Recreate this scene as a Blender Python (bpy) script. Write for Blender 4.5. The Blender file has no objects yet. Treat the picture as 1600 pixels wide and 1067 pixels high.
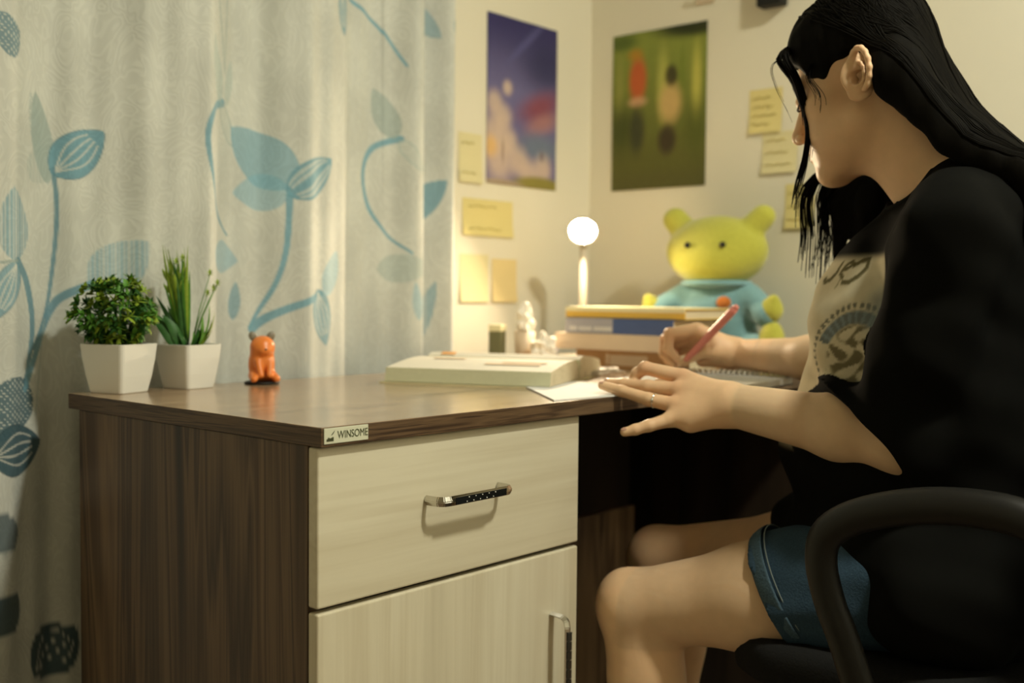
import bpy, bmesh, math, random
import numpy as np
from mathutils import Vector, Matrix

random.seed(7)
RNG = np.random.default_rng(11)
S = bpy.context.scene
COL = S.collection
PI = math.pi

# ------------------------------------------------------------------ camera
FPX, YAW, PITCH, ROLL = 1708.7, math.radians(41.365), math.radians(2.462), math.radians(.539)
CAM = np.array([-.7903, -.985, .9044])
_F = np.array([math.cos(YAW)*math.cos(PITCH), math.sin(YAW)*math.cos(PITCH), -math.sin(PITCH)])
_R0 = np.array([math.sin(YAW), -math.cos(YAW), 0.])
_U0 = np.cross(_R0, _F)
_R = _R0*math.cos(ROLL) + _U0*math.sin(ROLL)
_U = _U0*math.cos(ROLL) - _R0*math.sin(ROLL)
cd = bpy.data.cameras.new('camera')
cam = bpy.data.objects.new('camera', cd); COL.objects.link(cam)
cd.sensor_width = 36.0; cd.lens = 36.0*FPX/1600.0; cd.clip_start = .02
m = Matrix(((_R[0], _U[0], -_F[0], CAM[0]), (_R[1], _U[1], -_F[1], CAM[1]), (_R[2], _U[2], -_F[2], CAM[2]), (0, 0, 0, 1)))
cam.matrix_world = m
cd.dof.use_dof = True; cd.dof.focus_distance = 1.38; cd.dof.aperture_fstop = 2.8
S.camera = cam

def ray(u, v): return _F + (u-800)/FPX*_R + (533.5-v)/FPX*_U
def at(u, v, d): return CAM + d*ray(u, v)                      # point at a depth
def on(u, v, ax, val):                                          # point on an axis plane
    r = ray(u, v); i = 'xyz'.index(ax); return CAM + (val-CAM[i])/r[i]*r

# ------------------------------------------------------------------ world, ceiling light, exposure
w = bpy.data.worlds.new('world'); S.world = w; w.use_nodes = True
w.node_tree.nodes['Background'].inputs[0].default_value = (.55, .6, .5, 1)
w.node_tree.nodes['Background'].inputs[1].default_value = .02
S.view_settings.view_transform = 'Standard'; S.view_settings.look = 'None'
S.view_settings.gamma = 1.0; S.view_settings.exposure = 0.30
S.view_settings.use_curve_mapping = False
CEIL_POWER = 38.0
CEIL_COL = (1.0, .985, .80)
LAMP_STRENGTH = 500.0

# ------------------------------------------------------------------ helpers
def tag(o, label=None, cat=None, group=None, kind=None):
    if label: o['label'] = label
    if cat: o['category'] = cat
    if group: o['group'] = group
    if kind: o['kind'] = kind
    return o
def empty(name, loc=(0, 0, 0), rz=0, label=None, cat=None, group=None):
    o = bpy.data.objects.new(name, None); COL.objects.link(o)
    o.location = loc; o.rotation_euler = (0, 0, rz); o.empty_display_size = .05
    return tag(o, label, cat, group)
def link(name, me, mat, parent=None, smooth=False, world=False):
    o = bpy.data.objects.new(name, me); COL.objects.link(o)
    if mat is not None:
        for mm in (mat if isinstance(mat, (list, tuple)) else [mat]): me.materials.append(mm)
    if smooth: me.polygons.foreach_set('use_smooth', [True]*len(me.polygons))
    if parent is not None:
        o.parent = parent
        if world:                                               # geometry given in world space
            bpy_mw = Matrix.LocRotScale(parent.location, parent.rotation_euler, parent.scale) if parent.parent is None else \
                Matrix.LocRotScale(parent.parent.location, parent.parent.rotation_euler, parent.parent.scale) @ parent.matrix_parent_inverse @ Matrix.LocRotScale(parent.location, parent.rotation_euler, parent.scale)
            o.matrix_parent_inverse = bpy_mw.inverted()
    return o
class MB:
    """collects shapes into one mesh"""
    def __init__(s): s.bm = bmesh.new(); s.mi = 0
    def _new(s, faces):
        for f in faces: f.material_index = s.mi
    def box(s, a, b, bev=0, seg=2, M=None):
        a = Vector(a); b = Vector(b); t = bmesh.new()
        bmesh.ops.create_cube(t, size=1)
        for v in t.verts: v.co = Vector(((a[i]+b[i])/2 + v.co[i]*(b[i]-a[i]) for i in range(3)))
        if bev: bmesh.ops.bevel(t, geom=t.edges[:], offset=bev, segments=seg, affect='EDGES', profile=.5)
        return s.merge(t, M)
    def merge(s, t, M=None):
        if M is not None: bmesh.ops.transform(t, matrix=M, verts=t.verts[:])
        vs = [s.bm.verts.new(v.co) for v in t.verts]
        for i, v in enumerate(t.verts): v.index = i
        for f in t.faces:
            try:
                nf = s.bm.faces.new([vs[v.index] for v in f.verts]); nf.material_index = s.mi; nf.smooth = f.smooth
            except ValueError: pass
        t.free(); return s
    def tube(s, pts, r, n=8, cap=True, flat=1.0, up=None, smooth=True, closed=False):
        pts = [Vector(p) for p in pts]; k = len(pts)
        rs = r if isinstance(r, (list, tuple, np.ndarray)) else [r]*k
        rings = []; ref = Vector(up) if up else None
        for i, p in enumerate(pts):
            if closed: d = pts[(i+1) % k]-pts[i-1]
            else: d = pts[min(i+1, k-1)]-pts[max(i-1, 0)]
            if d.length < 1e-9: d = Vector((0, 0, 1))
            d.normalize()
            if ref is None: ref = d.orthogonal()
            a = ref - d*ref.dot(d)
            if a.length < 1e-6: a = d.orthogonal()
            a.normalize(); b = d.cross(a); ref = a
            rings.append([s.bm.verts.new(p + (a*math.cos(2*PI*j/n) + b*math.sin(2*PI*j/n)*flat)*rs[i]) for j in range(n)])
        for i in range(k if closed else k-1):
            A = rings[i]; B = rings[(i+1) % k]
            for j in range(n):
                f = s.bm.faces.new((A[j], A[(j+1) % n], B[(j+1) % n], B[j])); f.material_index = s.mi; f.smooth = smooth
        if cap and not closed:
            for R_ in (rings[0][::-1], rings[-1]):
                f = s.bm.faces.new(R_); f.material_index = s.mi
        return s
    def cyl(s, a, b, r1, r2=None, n=20):
        return s.tube([a, b], [r1, r1 if r2 is None else r2], n)
    def lathe(s, prof, n=32, M=None, cap=True):
        t = bmesh.new(); rings = []
        for r, z in prof:
            rings.append([t.verts.new((r*math.cos(2*PI*j/n), r*math.sin(2*PI*j/n), z)) for j in range(n)])
        for A, B in zip(rings, rings[1:]):
            for j in range(n):
                f = t.faces.new((A[j], A[(j+1) % n], B[(j+1) % n], B[j])); f.smooth = True
        if cap:
            t.faces.new(rings[0][::-1]); t.faces.new(rings[-1])
        return s.merge(t, M)
    def ell(s, c, r, M=None, n=20):
        t = bmesh.new(); bmesh.ops.create_uvsphere(t, u_segments=n, v_segments=n//2+2, radius=1)
        for f in t.faces: f.smooth = True
        rr = r if isinstance(r, (tuple, list)) else (r, r, r)
        X = Matrix.Translation(Vector(c)) @ (M if M is not None else Matrix()) @ Matrix.Diagonal((*rr, 1))
        return s.merge(t, X)
    def prism(s, pts, z0, z1, M=None, bev=0):
        t = bmesh.new(); n = len(pts)
        a = [t.verts.new((p[0], p[1], z0)) for p in pts]; b = [t.verts.new((p[0], p[1], z1)) for p in pts]
        t.faces.new(a[::-1]); t.faces.new(b)
        for i in range(n): t.faces.new((a[i], a[(i+1) % n], b[(i+1) % n], b[i]))
        if bev: bmesh.ops.bevel(t, geom=[e for e in t.edges], offset=bev, segments=2, affect='EDGES', profile=.5)
        return s.merge(t, M)
    def build(s, name, mat, parent=None, smooth=False, world=False):
        bmesh.ops.recalc_face_normals(s.bm, faces=s.bm.faces[:])
        me = bpy.data.meshes.new(name); s.bm.to_mesh(me); s.bm.free()
        return link(name, me, mat, parent, smooth, world)
def grid_mesh(name, P, colors=None, flip=False):
    """P: (nu,nv,3) array -> grid mesh, optional (nu,nv,3) linear colours in attribute 'tint'"""
    nu, nv = P.shape[:2]
    idx = np.arange(nu*nv).reshape(nu, nv)
    q = np.stack([idx[:-1, :-1], idx[1:, :-1], idx[1:, 1:], idx[:-1, 1:]], -1).reshape(-1, 4)
    if flip: q = q[:, ::-1]
    return np_mesh(name, P.reshape(-1, 3), q, None if colors is None else colors.reshape(-1, 3))
def np_mesh(name, V, Q, colors=None, smooth=True):
    me = bpy.data.meshes.new(name)
    me.vertices.add(len(V)); me.vertices.foreach_set('co', np.ascontiguousarray(V, np.float32).ravel())
    n = Q.shape[1]
    me.loops.add(Q.size); me.loops.foreach_set('vertex_index', np.ascontiguousarray(Q, np.int32).ravel())
    me.polygons.add(len(Q)); me.polygons.foreach_set('loop_start', np.arange(0, Q.size, n, dtype=np.int32))
    me.polygons.foreach_set('loop_total', np.full(len(Q), n, np.int32))
    me.polygons.foreach_set('use_smooth', np.full(len(Q), smooth, bool))
    me.update(calc_edges=True); me.validate()
    if colors is not None:
        a = me.color_attributes.new('tint', 'FLOAT_COLOR', 'POINT')
        c = np.ones((len(V), 4), np.float32); c[:, :3] = colors
        a.data.foreach_set('color', c.ravel())
    return me
def srgb(*c):
    c = [x/255 for x in c]
    return tuple((x/12.92 if x <= .04045 else ((x+.055)/1.055)**2.4) for x in c)

# ------------------------------------------------------------------ materials
def newmat(name):
    m = bpy.data.materials.new(name); m.use_nodes = True
    nt = m.node_tree; b = nt.nodes['Principled BSDF']
    return m, nt, b
def N(nt, t, **kw):
    n = nt.nodes.new(t)
    for k, v in kw.items():
        if k == 'inp':
            for kk, vv in v.items(): n.inputs[kk].default_value = vv
        else: setattr(n, k, v)
    return n
def plain(name, col, rough=.5, metal=0, var=.06, scale=30, bump=0.0, spec=.5, sub=0, trans=0, sheen=0, coat=0):
    m, nt, b = newmat(name)
    tc = N(nt, 'ShaderNodeTexCoord'); no = N(nt, 'ShaderNodeTexNoise', inp={'Scale': scale, 'Detail': 4.0})
    nt.links.new(tc.outputs['Object'], no.inputs['Vector'])
    mx = N(nt, 'ShaderNodeMix', data_type='RGBA')
    mx.inputs['A'].default_value = tuple(max(0, c*(1-var)) for c in col)+(1,)
    mx.inputs['B'].default_value = tuple(min(1, c*(1+var)) for c in col)+(1,)
    nt.links.new(no.outputs['Fac'], mx.inputs['Factor']); nt.links.new(mx.outputs['Result'], b.inputs['Base Color'])
    b.inputs['Roughness'].default_value = rough; b.inputs['Metallic'].default_value = metal
    b.inputs['Specular IOR Level'].default_value = spec
    if sheen: b.inputs['Sheen Weight'].default_value = sheen
    if coat: b.inputs['Coat Weight'].default_value = coat; b.inputs['Coat Roughness'].default_value = .15
    if sub:
        b.inputs['Subsurface Weight'].default_value = sub; b.inputs['Subsurface Radius'].default_value = (.012, .005, .003)
        b.inputs['Subsurface Scale'].default_value = .6
    if bump:
        bp = N(nt, 'ShaderNodeBump', inp={'Strength': bump, 'Distance': .002}); nt.links.new(no.outputs['Fac'], bp.inputs['Height'])
        nt.links.new(bp.outputs['Normal'], b.inputs['Normal'])
    return m
def tinted(name, rough=.8, bumpscale=0, bump=.1, spec=.3, sub=0, translucent=0, mul=None, sheen=0):
    """colour comes from the mesh attribute 'tint' (print, dye), modulated by fine noise"""
    m, nt, b = newmat(name)
    a = N(nt, 'ShaderNodeAttribute', attribute_name='tint')
    tc = N(nt, 'ShaderNodeTexCoord'); no = N(nt, 'ShaderNodeTexNoise', inp={'Scale': 60.0, 'Detail': 5.0})
    nt.links.new(tc.outputs['Object'], no.inputs['Vector'])
    mr = N(nt, 'ShaderNodeMapRange', inp={'To Min': .92, 'To Max': 1.08}); nt.links.new(no.outputs['Fac'], mr.inputs['Value'])
    vm = N(nt, 'ShaderNodeVectorMath', operation='SCALE'); nt.links.new(a.outputs['Color'], vm.inputs[0]); nt.links.new(mr.outputs['Result'], vm.inputs['Scale'])
    nt.links.new(vm.outputs['Vector'], b.inputs['Base Color'])
    b.inputs['Roughness'].default_value = rough; b.inputs['Specular IOR Level'].default_value = spec
    if sheen: b.inputs['Sheen Weight'].default_value = sheen
    if sub:
        b.inputs['Subsurface Weight'].default_value = sub; b.inputs['Subsurface Radius'].default_value = (.012, .005, .003)
        b.inputs['Subsurface Scale'].default_value = .5
    if bumpscale:
        n2 = N(nt, 'ShaderNodeTexNoise', inp={'Scale': bumpscale, 'Detail': 4.0}); nt.links.new(tc.outputs['Object'], n2.inputs['Vector'])
        bp = N(nt, 'ShaderNodeBump', inp={'Strength': bump, 'Distance': .002}); nt.links.new(n2.outputs['Fac'], bp.inputs['Height'])
        nt.links.new(bp.outputs['Normal'], b.inputs['Normal'])
    if translucent:
        out = nt.nodes['Material Output']; tr = N(nt, 'ShaderNodeBsdfTranslucent'); mx = N(nt, 'ShaderNodeMixShader', inp={0: translucent})
        nt.links.new(vm.outputs['Vector'], tr.inputs['Color'])
        nt.links.new(b.outputs[0], mx.inputs[1]); nt.links.new(tr.outputs[0], mx.inputs[2]); nt.links.new(mx.outputs[0], out.inputs['Surface'])
    return m
def wood(name, stops, grain='z', freq=9.0, rough=.35, spec=.5, fine=1.0, bump=.15, dist=1.2, coat=0.0, detail=5.0):
    m, nt, b = newmat(name)
    tc = N(nt, 'ShaderNodeTexCoord')
    sc = [freq, freq, freq]; sc['xyz'.index(grain)] = freq*.055
    mp = N(nt, 'ShaderNodeMapping'); mp.inputs['Scale'].default_value = sc
    nt.links.new(tc.outputs['Object'], mp.inputs['Vector'])
    n1 = N(nt, 'ShaderNodeTexNoise', inp={'Scale': 1.0, 'Detail': detail, 'Roughness': .55, 'Distortion': dist})
    nt.links.new(mp.outputs['Vector'], n1.inputs['Vector'])
    sc2 = [freq*22]*3; sc2['xyz'.index(grain)] = freq*.5
    mp2 = N(nt, 'ShaderNodeMapping'); mp2.inputs['Scale'].default_value = sc2
    nt.links.new(tc.outputs['Object'], mp2.inputs['Vector'])
    n2 = N(nt, 'ShaderNodeTexNoise', inp={'Scale': 1.0, 'Detail': 3.0}); nt.links.new(mp2.outputs['Vector'], n2.inputs['Vector'])
    ad = N(nt, 'ShaderNodeMath', operation='MULTIPLY_ADD', inp={1: .18*fine, 2: -.09*fine}); nt.links.new(n2.outputs['Fac'], ad.inputs[0])
    su = N(nt, 'ShaderNodeMath', operation='ADD'); nt.links.new(n1.outputs['Fac'], su.inputs[0]); nt.links.new(ad.outputs[0], su.inputs[1])
    cr = N(nt, 'ShaderNodeValToRGB'); el = cr.color_ramp.elements
    el[0].position = stops[0][0]; el[0].color = (*stops[0][1], 1); el[1].position = stops[-1][0]; el[1].color = (*stops[-1][1], 1)
    for p, c in stops[1:-1]:
        e = el.new(p); e.color = (*c, 1)
    nt.links.new(su.outputs[0], cr.inputs['Fac']); nt.links.new(cr.outputs['Color'], b.inputs['Base Color'])
    b.inputs['Roughness'].default_value = rough; b.inputs['Specular IOR Level'].default_value = spec
    if coat: b.inputs['Coat Weight'].default_value = coat; b.inputs['Coat Roughness'].default_value = .2
    bp = N(nt, 'ShaderNodeBump', inp={'Strength': bump, 'Distance': .0006}); nt.links.new(n2.outputs['Fac'], bp.inputs['Height'])
    nt.links.new(bp.outputs['Normal'], b.inputs['Normal'])
    return m
WAL = [(.33, (.020, .010, .006)), (.40, (.055, .030, .015)), (.45, (.130, .078, .040)), (.475, (.040, .021, .011)), (.53, (.140, .086, .045)), (.57, (.060, .033, .017)), (.62, (.17, .105, .055)), (.68, (.075, .042, .021))]
WALT = [(.32, (.15, .090, .048)), (.42, (.30, .195, .112)), (.5, (.44, .30, .18)), (.55, (.26, .165, .095)), (.68, (.52, .37, .23))]  # tan walnut, lightened further: the lamp's reflection is put into the top's colour
ASH = [(.30, (.49, .435, .315)), (.45, (.62, .565, .425)), (.52, (.56, .50, .365)), (.6, (.65, .60, .46)), (.72, (.58, .52, .385))]
M = {}
M['walnut_side'] = wood('walnut vertical', WAL, 'z', 9, .42, .4, dist=.9, fine=.40, detail=2.5)
M['walnut_edge'] = wood('walnut edge', WAL, 'x', 14, .45, .4)
M['walnut_edge_y'] = wood('walnut edge side', WAL, 'y', 14, .45, .4)
M['walnut_top'] = wood('walnut top', WALT, 'x', 8, .22, .6, dist=1.5, coat=.4)
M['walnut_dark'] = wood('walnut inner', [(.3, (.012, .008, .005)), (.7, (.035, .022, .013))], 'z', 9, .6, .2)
M['ash_h'] = wood('ash horizontal', ASH, 'x', 5, .38, .4, fine=.7, bump=.06)
M['ash_v'] = wood('ash vertical', ASH, 'z', 5, .38, .4, fine=.9, bump=.06)
M['chrome'] = plain('chrome', (.62, .60, .55), .12, 1, .02)
M['black_gloss'] = plain('black enamel', (.01, .01, .009), .12, 0, .1)
M['rhinestone'] = plain('rhinestone', (.85, .85, .8), .15, 0, .05)
M['wall'] = plain('wall paint', (.76, .715, .59), .75, 0, .025, 5, .04, .25)
M['ceiling'] = plain('ceiling paint', (.62, .60, .52), .8, 0, .03, 6)
M['floor'] = wood('floor boards', [(.3, (.10, .07, .045)), (.5, (.16, .11, .07)), (.7, (.21, .15, .10))], 'x', 5, .45, .4)
M['white_pot'] = plain('white plastic', (.80, .79, .74), .38, 0, .02, 20)
M['soil'] = plain('soil', (.03, .025, .015), .9, 0, .5, 200, .6)
M['leaf_dark'] = plain('leaf dark', (.035, .12, .025), .5, 0, .5, 90, 0, .35)
M['leaf_mid'] = plain('leaf mid', (.09, .25, .03), .5, 0, .45, 90, 0, .35)
M['leaf_light'] = plain('leaf light', (.25, .36, .035), .5, 0, .35, 90, 0, .35)
M['orange'] = plain('orange vinyl', (.85, .25, .05), .35, 0, .06, 40, 0, .5, .15)
M['black_matte'] = plain('black plastic', (.010, .010, .009), .5, 0, .15, 60, 0, .3)
M['grey_metal'] = plain('grey plastic', (.22, .20, .15), .4, 0, .1)
M['plate'] = plain('name plate', (.60, .60, .46), .4, 0, .03)
M['ink'] = plain('ink olive', (.055, .06, .02), .5, 0, .1)
M['paper'] = plain('paper', (.72, .68, .58), .8, 0, .04, 15)
M['paper_cool'] = plain('white paper', (.76, .75, .72), .8, 0, .03, 15)
M['page_edge'] = wood('page edges', [(.3, (.50, .42, .27)), (.5, (.66, .57, .40)), (.7, (.58, .49, .33))], 'x', 40, .8, .2, fine=1.5)
M['page_green'] = plain('page fore edge', (.60, .59, .40), .8, 0, .05, 120, .2)
M['highlight'] = plain('orange highlighter', (.85, .42, .14), .7, 0, .05)
M['cover_cream'] = plain('cream cover', (.62, .50, .37), .45, 0, .05)
M['cover_tan'] = plain('tan cover', (.42, .23, .085), .45, 0, .08)
M['cover_blue'] = plain('blue cover', (.045, .085, .25), .35, 0, .05)
M['cover_silver'] = plain('silver grey cover', (.34, .34, .40), .35, 0, .05)
M['cover_yellow'] = plain('yellow cover', (.68, .43, .055), .4, 0, .04)
M['cover_pale'] = plain('pale yellow cover', (.74, .68, .42), .45, 0, .04)
M['print_pale'] = plain('pale print', (.6, .6, .6), .5, 0, .03)
M['lamp_white'] = plain('lamp white', (.62, .55, .44), .35, 0, .02)
M['wire'] = plain('coil wire', (.62, .58, .50), .3, .3, .05)
M['pen_pink'] = plain('pink plastic', (.72, .24, .20), .35, 0, .05)
M['cable_white'] = plain('white cable', (.72, .68, .60), .35, 0, .03)
M['note_yellow'] = plain('yellow note', (.72, .62, .27), .8, 0, .03, 10)
M['note_orange'] = plain('orange note', (.74, .60, .30), .8, 0, .03, 10)
M['note_pale'] = plain('pale note', (.72, .65, .38), .8, 0, .03, 10)
M['note_ink'] = plain('pencil', (.52, .44, .14), .8, 0, .05)
M['plush_green'] = plain('green plush', (.47, .46, .07), .95, 0, .12, 160, .8, .1, 0, 0, .5)
M['plush_blue'] = plain('blue plush', (.20, .38, .42), .95, 0, .1, 160, .8, .1, 0, 0, .5)
M['plush_badge'] = plain('orange badge', (.55, .17, .03), .9, 0, .1)
M['olive_box'] = plain('olive box', (.13, .13, .06), .5, 0, .1)
M['tissue'] = plain('tissue', (.80, .76, .68), .9, 0, .03)
M['chair_plastic'] = plain('chair plastic', (.0075, .007, .006), .45, 0, .1, 80, .1, .25)
M['chair_fabric'] = plain('chair fabric', (.010, .010, .010), .95, 0, .3, 300, .5, .1)
M['shirt_tint'] = tinted('shirt cotton', .95, 0, .1, .05)
M['denim'] = plain('denim', (.026, .052, .082), .85, 0, .35, 380, .5, .15)
M['denim_edge'] = plain('denim worn hem', (.05, .085, .115), .9, 0, .5, 300, .6, .15)
M['thread'] = plain('seam thread', (.14, .17, .17), .8, 0, .1)
M['skin'] = tinted('skin', .50, 260, .05, .35, sub=.18)
M['nail'] = plain('nail', (.48, .27, .19), .25, 0, .05)
M['lash'] = plain('lash', (.012, .009, .007), .6)
M['ring'] = plain('silver ring', (.75, .75, .70), .18, 1, .02)
M['poster'] = tinted('poster paper', .55, 0, 0, .3)
def hair_mat():
    m, nt, b = newmat('black hair')
    tc = N(nt, 'ShaderNodeTexCoord'); mp = N(nt, 'ShaderNodeMapping'); mp.inputs['Scale'].default_value = (300, 300, 12)
    no = N(nt, 'ShaderNodeTexNoise', inp={'Scale': 1.0, 'Detail': 2.0}); nt.links.new(tc.outputs['Object'], mp.inputs['Vector']); nt.links.new(mp.outputs['Vector'], no.inputs['Vector'])
    cr = N(nt, 'ShaderNodeValToRGB'); cr.color_ramp.elements[0].color = (.0022, .002, .0016, 1); cr.color_ramp.elements[1].color = (.007, .006, .0045, 1)
    nt.links.new(no.outputs['Fac'], cr.inputs['Fac']); nt.links.new(cr.outputs['Color'], b.inputs['Base Color'])
    b.inputs['Roughness'].default_value = .6; b.inputs['Specular IOR Level'].default_value = .03
    return m
M['hair'] = hair_mat()
def curtain_mat():
    m, nt, b = newmat('curtain jacquard')
    a = N(nt, 'ShaderNodeAttribute', attribute_name='tint'); tc = N(nt, 'ShaderNodeTexCoord')
    mp = N(nt, 'ShaderNodeMapping'); mp.inputs['Scale'].default_value = (17, 3, 10)
    nt.links.new(tc.outputs['Object'], mp.inputs['Vector'])
    no = N(nt, 'ShaderNodeTexNoise', inp={'Scale': 1.0, 'Detail': 1.5, 'Distortion': 2.6}); nt.links.new(mp.outputs['Vector'], no.inputs['Vector'])
    wv = N(nt, 'ShaderNodeMath', operation='SINE'); ml = N(nt, 'ShaderNodeMath', operation='MULTIPLY', inp={1: 46.0})
    nt.links.new(no.outputs['Fac'], ml.inputs[0]); nt.links.new(ml.outputs[0], wv.inputs[0])
    mr = N(nt, 'ShaderNodeMapRange', interpolation_type='SMOOTHSTEP', inp={'From Min': .0, 'From Max': .9, 'To Min': .985, 'To Max': 1.055}); nt.links.new(wv.outputs[0], mr.inputs['Value'])
    vm = N(nt, 'ShaderNodeVectorMath', operation='SCALE'); nt.links.new(a.outputs['Color'], vm.inputs[0]); nt.links.new(mr.outputs['Result'], vm.inputs['Scale'])
    nt.links.new(vm.outputs['Vector'], b.inputs['Base Color'])
    b.inputs['Roughness'].default_value = .62; b.inputs['Specular IOR Level'].default_value = .35; b.inputs['Sheen Weight'].default_value = .15
    bp = N(nt, 'ShaderNodeBump', inp={'Strength': .12, 'Distance': .001}); nt.links.new(wv.outputs[0], bp.inputs['Height']); nt.links.new(bp.outputs['Normal'], b.inputs['Normal'])
    return m
M['curtain'] = curtain_mat()
def emis(name, col, strength):
    m, nt, b = newmat(name)
    b.inputs['Base Color'].default_value = (*col, 1); b.inputs['Emission Color'].default_value = (*col, 1); b.inputs['Emission Strength'].default_value = strength
    return m
M['lamp_glow'] = emis('lamp glow', (1.0, .79, .52), LAMP_STRENGTH)
M['ceil_glow'] = emis('ceiling diffuser', CEIL_COL, 2.5)

# ------------------------------------------------------------------ the room
XW, YW, XN, YN, ZC = 1.44, .72, -2.3, -2.5, 2.55
def slab(name, a, b, mat):
    o = MB().box(a, b).build(name, mat); return tag(o, kind='structure')
slab('floor', (XN, YN, -.05), (XW, YW, 0), M['floor'])
slab('ceiling', (XN, YN, ZC), (XW, YW, ZC+.05), M['ceiling'])
slab('wall_left', (XN-.08, YW, -.05), (XW+.08, YW+.08, ZC+.05), M['wall'])
slab('wall_right', (XW, YN-.08, -.05), (XW+.08, YW, ZC+.05), M['wall'])
slab('wall_back', (XN, YN-.08, -.05), (XW, YN, ZC+.05), M['wall'])
slab('wall_near', (XN-.08, YN-.08, -.05), (XN, YW, ZC+.05), M['wall'])
slab('baseboard_right', (XW-.012, YN, 0), (XW, YW-.002, .08), M['lamp_white'])

def ceiling_lamp(x, y, label, power):
    t = empty('ceiling_lamp', (x, y, ZC), 0, label, 'ceiling light', 'round ceiling lights')
    MB().lathe([(.03, -.0005), (.15, -.0005), (.155, -.012), (.15, -.03), (.13, -.034)], 32).build('housing', M['lamp_white'], t)
    MB().lathe([(.01, -.0345), (.125, -.0345), (.12, -.045), (.08, -.055), (.01, -.058)], 32).build('diffuser', M['ceil_glow'], t)
    ld = bpy.data.lights.new('ceiling_light', 'AREA'); ld.shape = 'DISK'; ld.size = .22; ld.energy = power; ld.color = CEIL_COL
    lo = bpy.data.objects.new('bulb', ld); COL.objects.link(lo); lo.parent = t; lo.location = (0, 0, -.07)
ceiling_lamp(.95, -2.10, 'round white ceiling light near the back wall', CEIL_POWER*.2)
ceiling_lamp(.50, -1.35, 'round white ceiling light behind the office chair', CEIL_POWER)

# ------------------------------------------------------------------ desk
TZ = .75; TH = .0232; DX = 1.40; DY = .60
desk = empty('desk', (0, 0, 0), 0, 'walnut-brown study desk with cream drawer and cabinet door in its pedestal', 'desk')
b = MB(); b.box((0, 0, TZ-TH), (DX, DY, TZ), .0012, 2)
top = b.build('tabletop', [M['walnut_top'], M['walnut_edge'], M['walnut_edge_y']], desk)
for p in top.data.polygons:
    p.material_index = 0 if p.normal.z > .5 else (2 if abs(p.normal.x) > .5 else 1)
YD, XL, XR, ZB, ZD = .010, .003, .493, .5365, .5305
MB().box((XL, YD+.0185, 0), (XL+.018, .572, TZ-TH-.0005), .0006).build('side_panel', M['walnut_side'], desk)
MB().box((XR-.018, YD+.0185, 0), (XR, .572, TZ-TH-.0005), .0006).build('side_panel', M['walnut_side'], desk)
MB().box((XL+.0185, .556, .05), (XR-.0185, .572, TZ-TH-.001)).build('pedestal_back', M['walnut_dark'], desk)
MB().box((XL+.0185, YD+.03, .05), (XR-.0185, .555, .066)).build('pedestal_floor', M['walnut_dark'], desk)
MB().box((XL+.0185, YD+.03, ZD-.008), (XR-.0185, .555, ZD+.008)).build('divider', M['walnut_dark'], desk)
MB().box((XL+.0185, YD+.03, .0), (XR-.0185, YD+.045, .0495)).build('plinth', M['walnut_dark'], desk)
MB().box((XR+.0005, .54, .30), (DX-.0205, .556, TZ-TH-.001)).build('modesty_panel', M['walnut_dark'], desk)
MB().box((DX-.02, .02, 0), (DX-.002, .572, TZ-TH-.0005), .0006).build('end_panel', M['walnut_dark'], desk)  # darker walnut than the side panels: kneehole shade is put into its colour
fb = on(935, 780, 'y', .5)
MB().box((.86, .40, 0), (fb[0], .418, fb[2]), .001).build('low_rail', M['walnut_side'], desk)
drawer = MB().box((XL, YD, ZB), (XR, YD+.018, TZ-TH-.0015), .0028, 3).build('drawer', M['ash_h'], desk)
door = MB().box((XL, YD, .055), (XR, YD+.018, ZD), .0028, 3).build('cabinet_door', M['ash_v'], desk)
for d_ in (drawer, door): d_.data.polygons.foreach_set('use_smooth', [False]*len(d_.data.polygons))
def handle(parent, x0, z0, vertical):
    b = MB(); L = .148; so = .030; hw = .0068
    # local: along t, standoff s; the bar with rounded shoulders
    def P(t, s): return (x0, YD-s, z0-t) if vertical else (x0+t, YD-s, z0)
    path = [P(.006, 0), P(.006, so*.35), P(.007, so*.72), P(.0115, so*.93), P(.020, so), P(L-.020, so), P(L-.0115, so*.93), P(L-.007, so*.72), P(L-.006, so*.35), P(L-.006, 0)]
    up = (1, 0, 0) if vertical else (0, 0, 1)
    b.tube(path, [hw*1.05]*10, 4, True, .55, up, False)
    bmesh.ops.bevel(b.bm, geom=b.bm.edges[:], offset=.0011, segments=2, affect='EDGES')
    b.mi = 1
    n = 7; seg = (L-.052)/n
    for i in range(n):
        t0 = .026+i*seg
        a = P(t0+.0004, so+.0035); c = P(t0+seg-.0006 if vertical else t0+seg+.0004, so+.0048)
        lo = [min(a[k], c[k]) for k in range(3)]; hi = [max(a[k], c[k]) for k in range(3)]
        k = 0 if vertical else 2
        lo[k] -= .0046; hi[k] += .0046
        b.box(lo, hi)
    b.mi = 2
    for i in range(5):
        for j in (-1, 1):
            if vertical: break
            t0 = .046+i*.0125 + (.004 if j > 0 else 0)
            p = list(P(t0, so+.0050)); p[0 if vertical else 2] += j*.0026
            b.ell(p, .0008, n=8)
    return b.build('handle', [M['chrome'], M['black_gloss'], M['rhinestone']], parent)
handle(drawer, .170, .642, False)
handle(door, .4325, .446, True)
plate = MB().box((.003, -.0016, TZ-.0195), (.0695, -.0001, TZ-.0012), .0006).build('name_plate', M['plate'], desk)
def text_mesh(name, s, size, mat, parent, mw, ext=.0002):
    c = bpy.data.curves.new(name, 'FONT'); c.body = s; c.size = size; c.extrude = ext; c.align_x = 'CENTER'; c.align_y = 'CENTER'
    t = bpy.data.objects.new(name, c); COL.objects.link(t)
    dg = bpy.context.evaluated_depsgraph_get(); me = bpy.data.meshes.new_from_object(t.evaluated_get(dg))
    bpy.data.objects.remove(t); me.transform(mw); me.materials.clear()
    return link(name, me, mat, parent)
RX = Matrix.Rotation(PI/2, 4, 'X')
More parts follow.
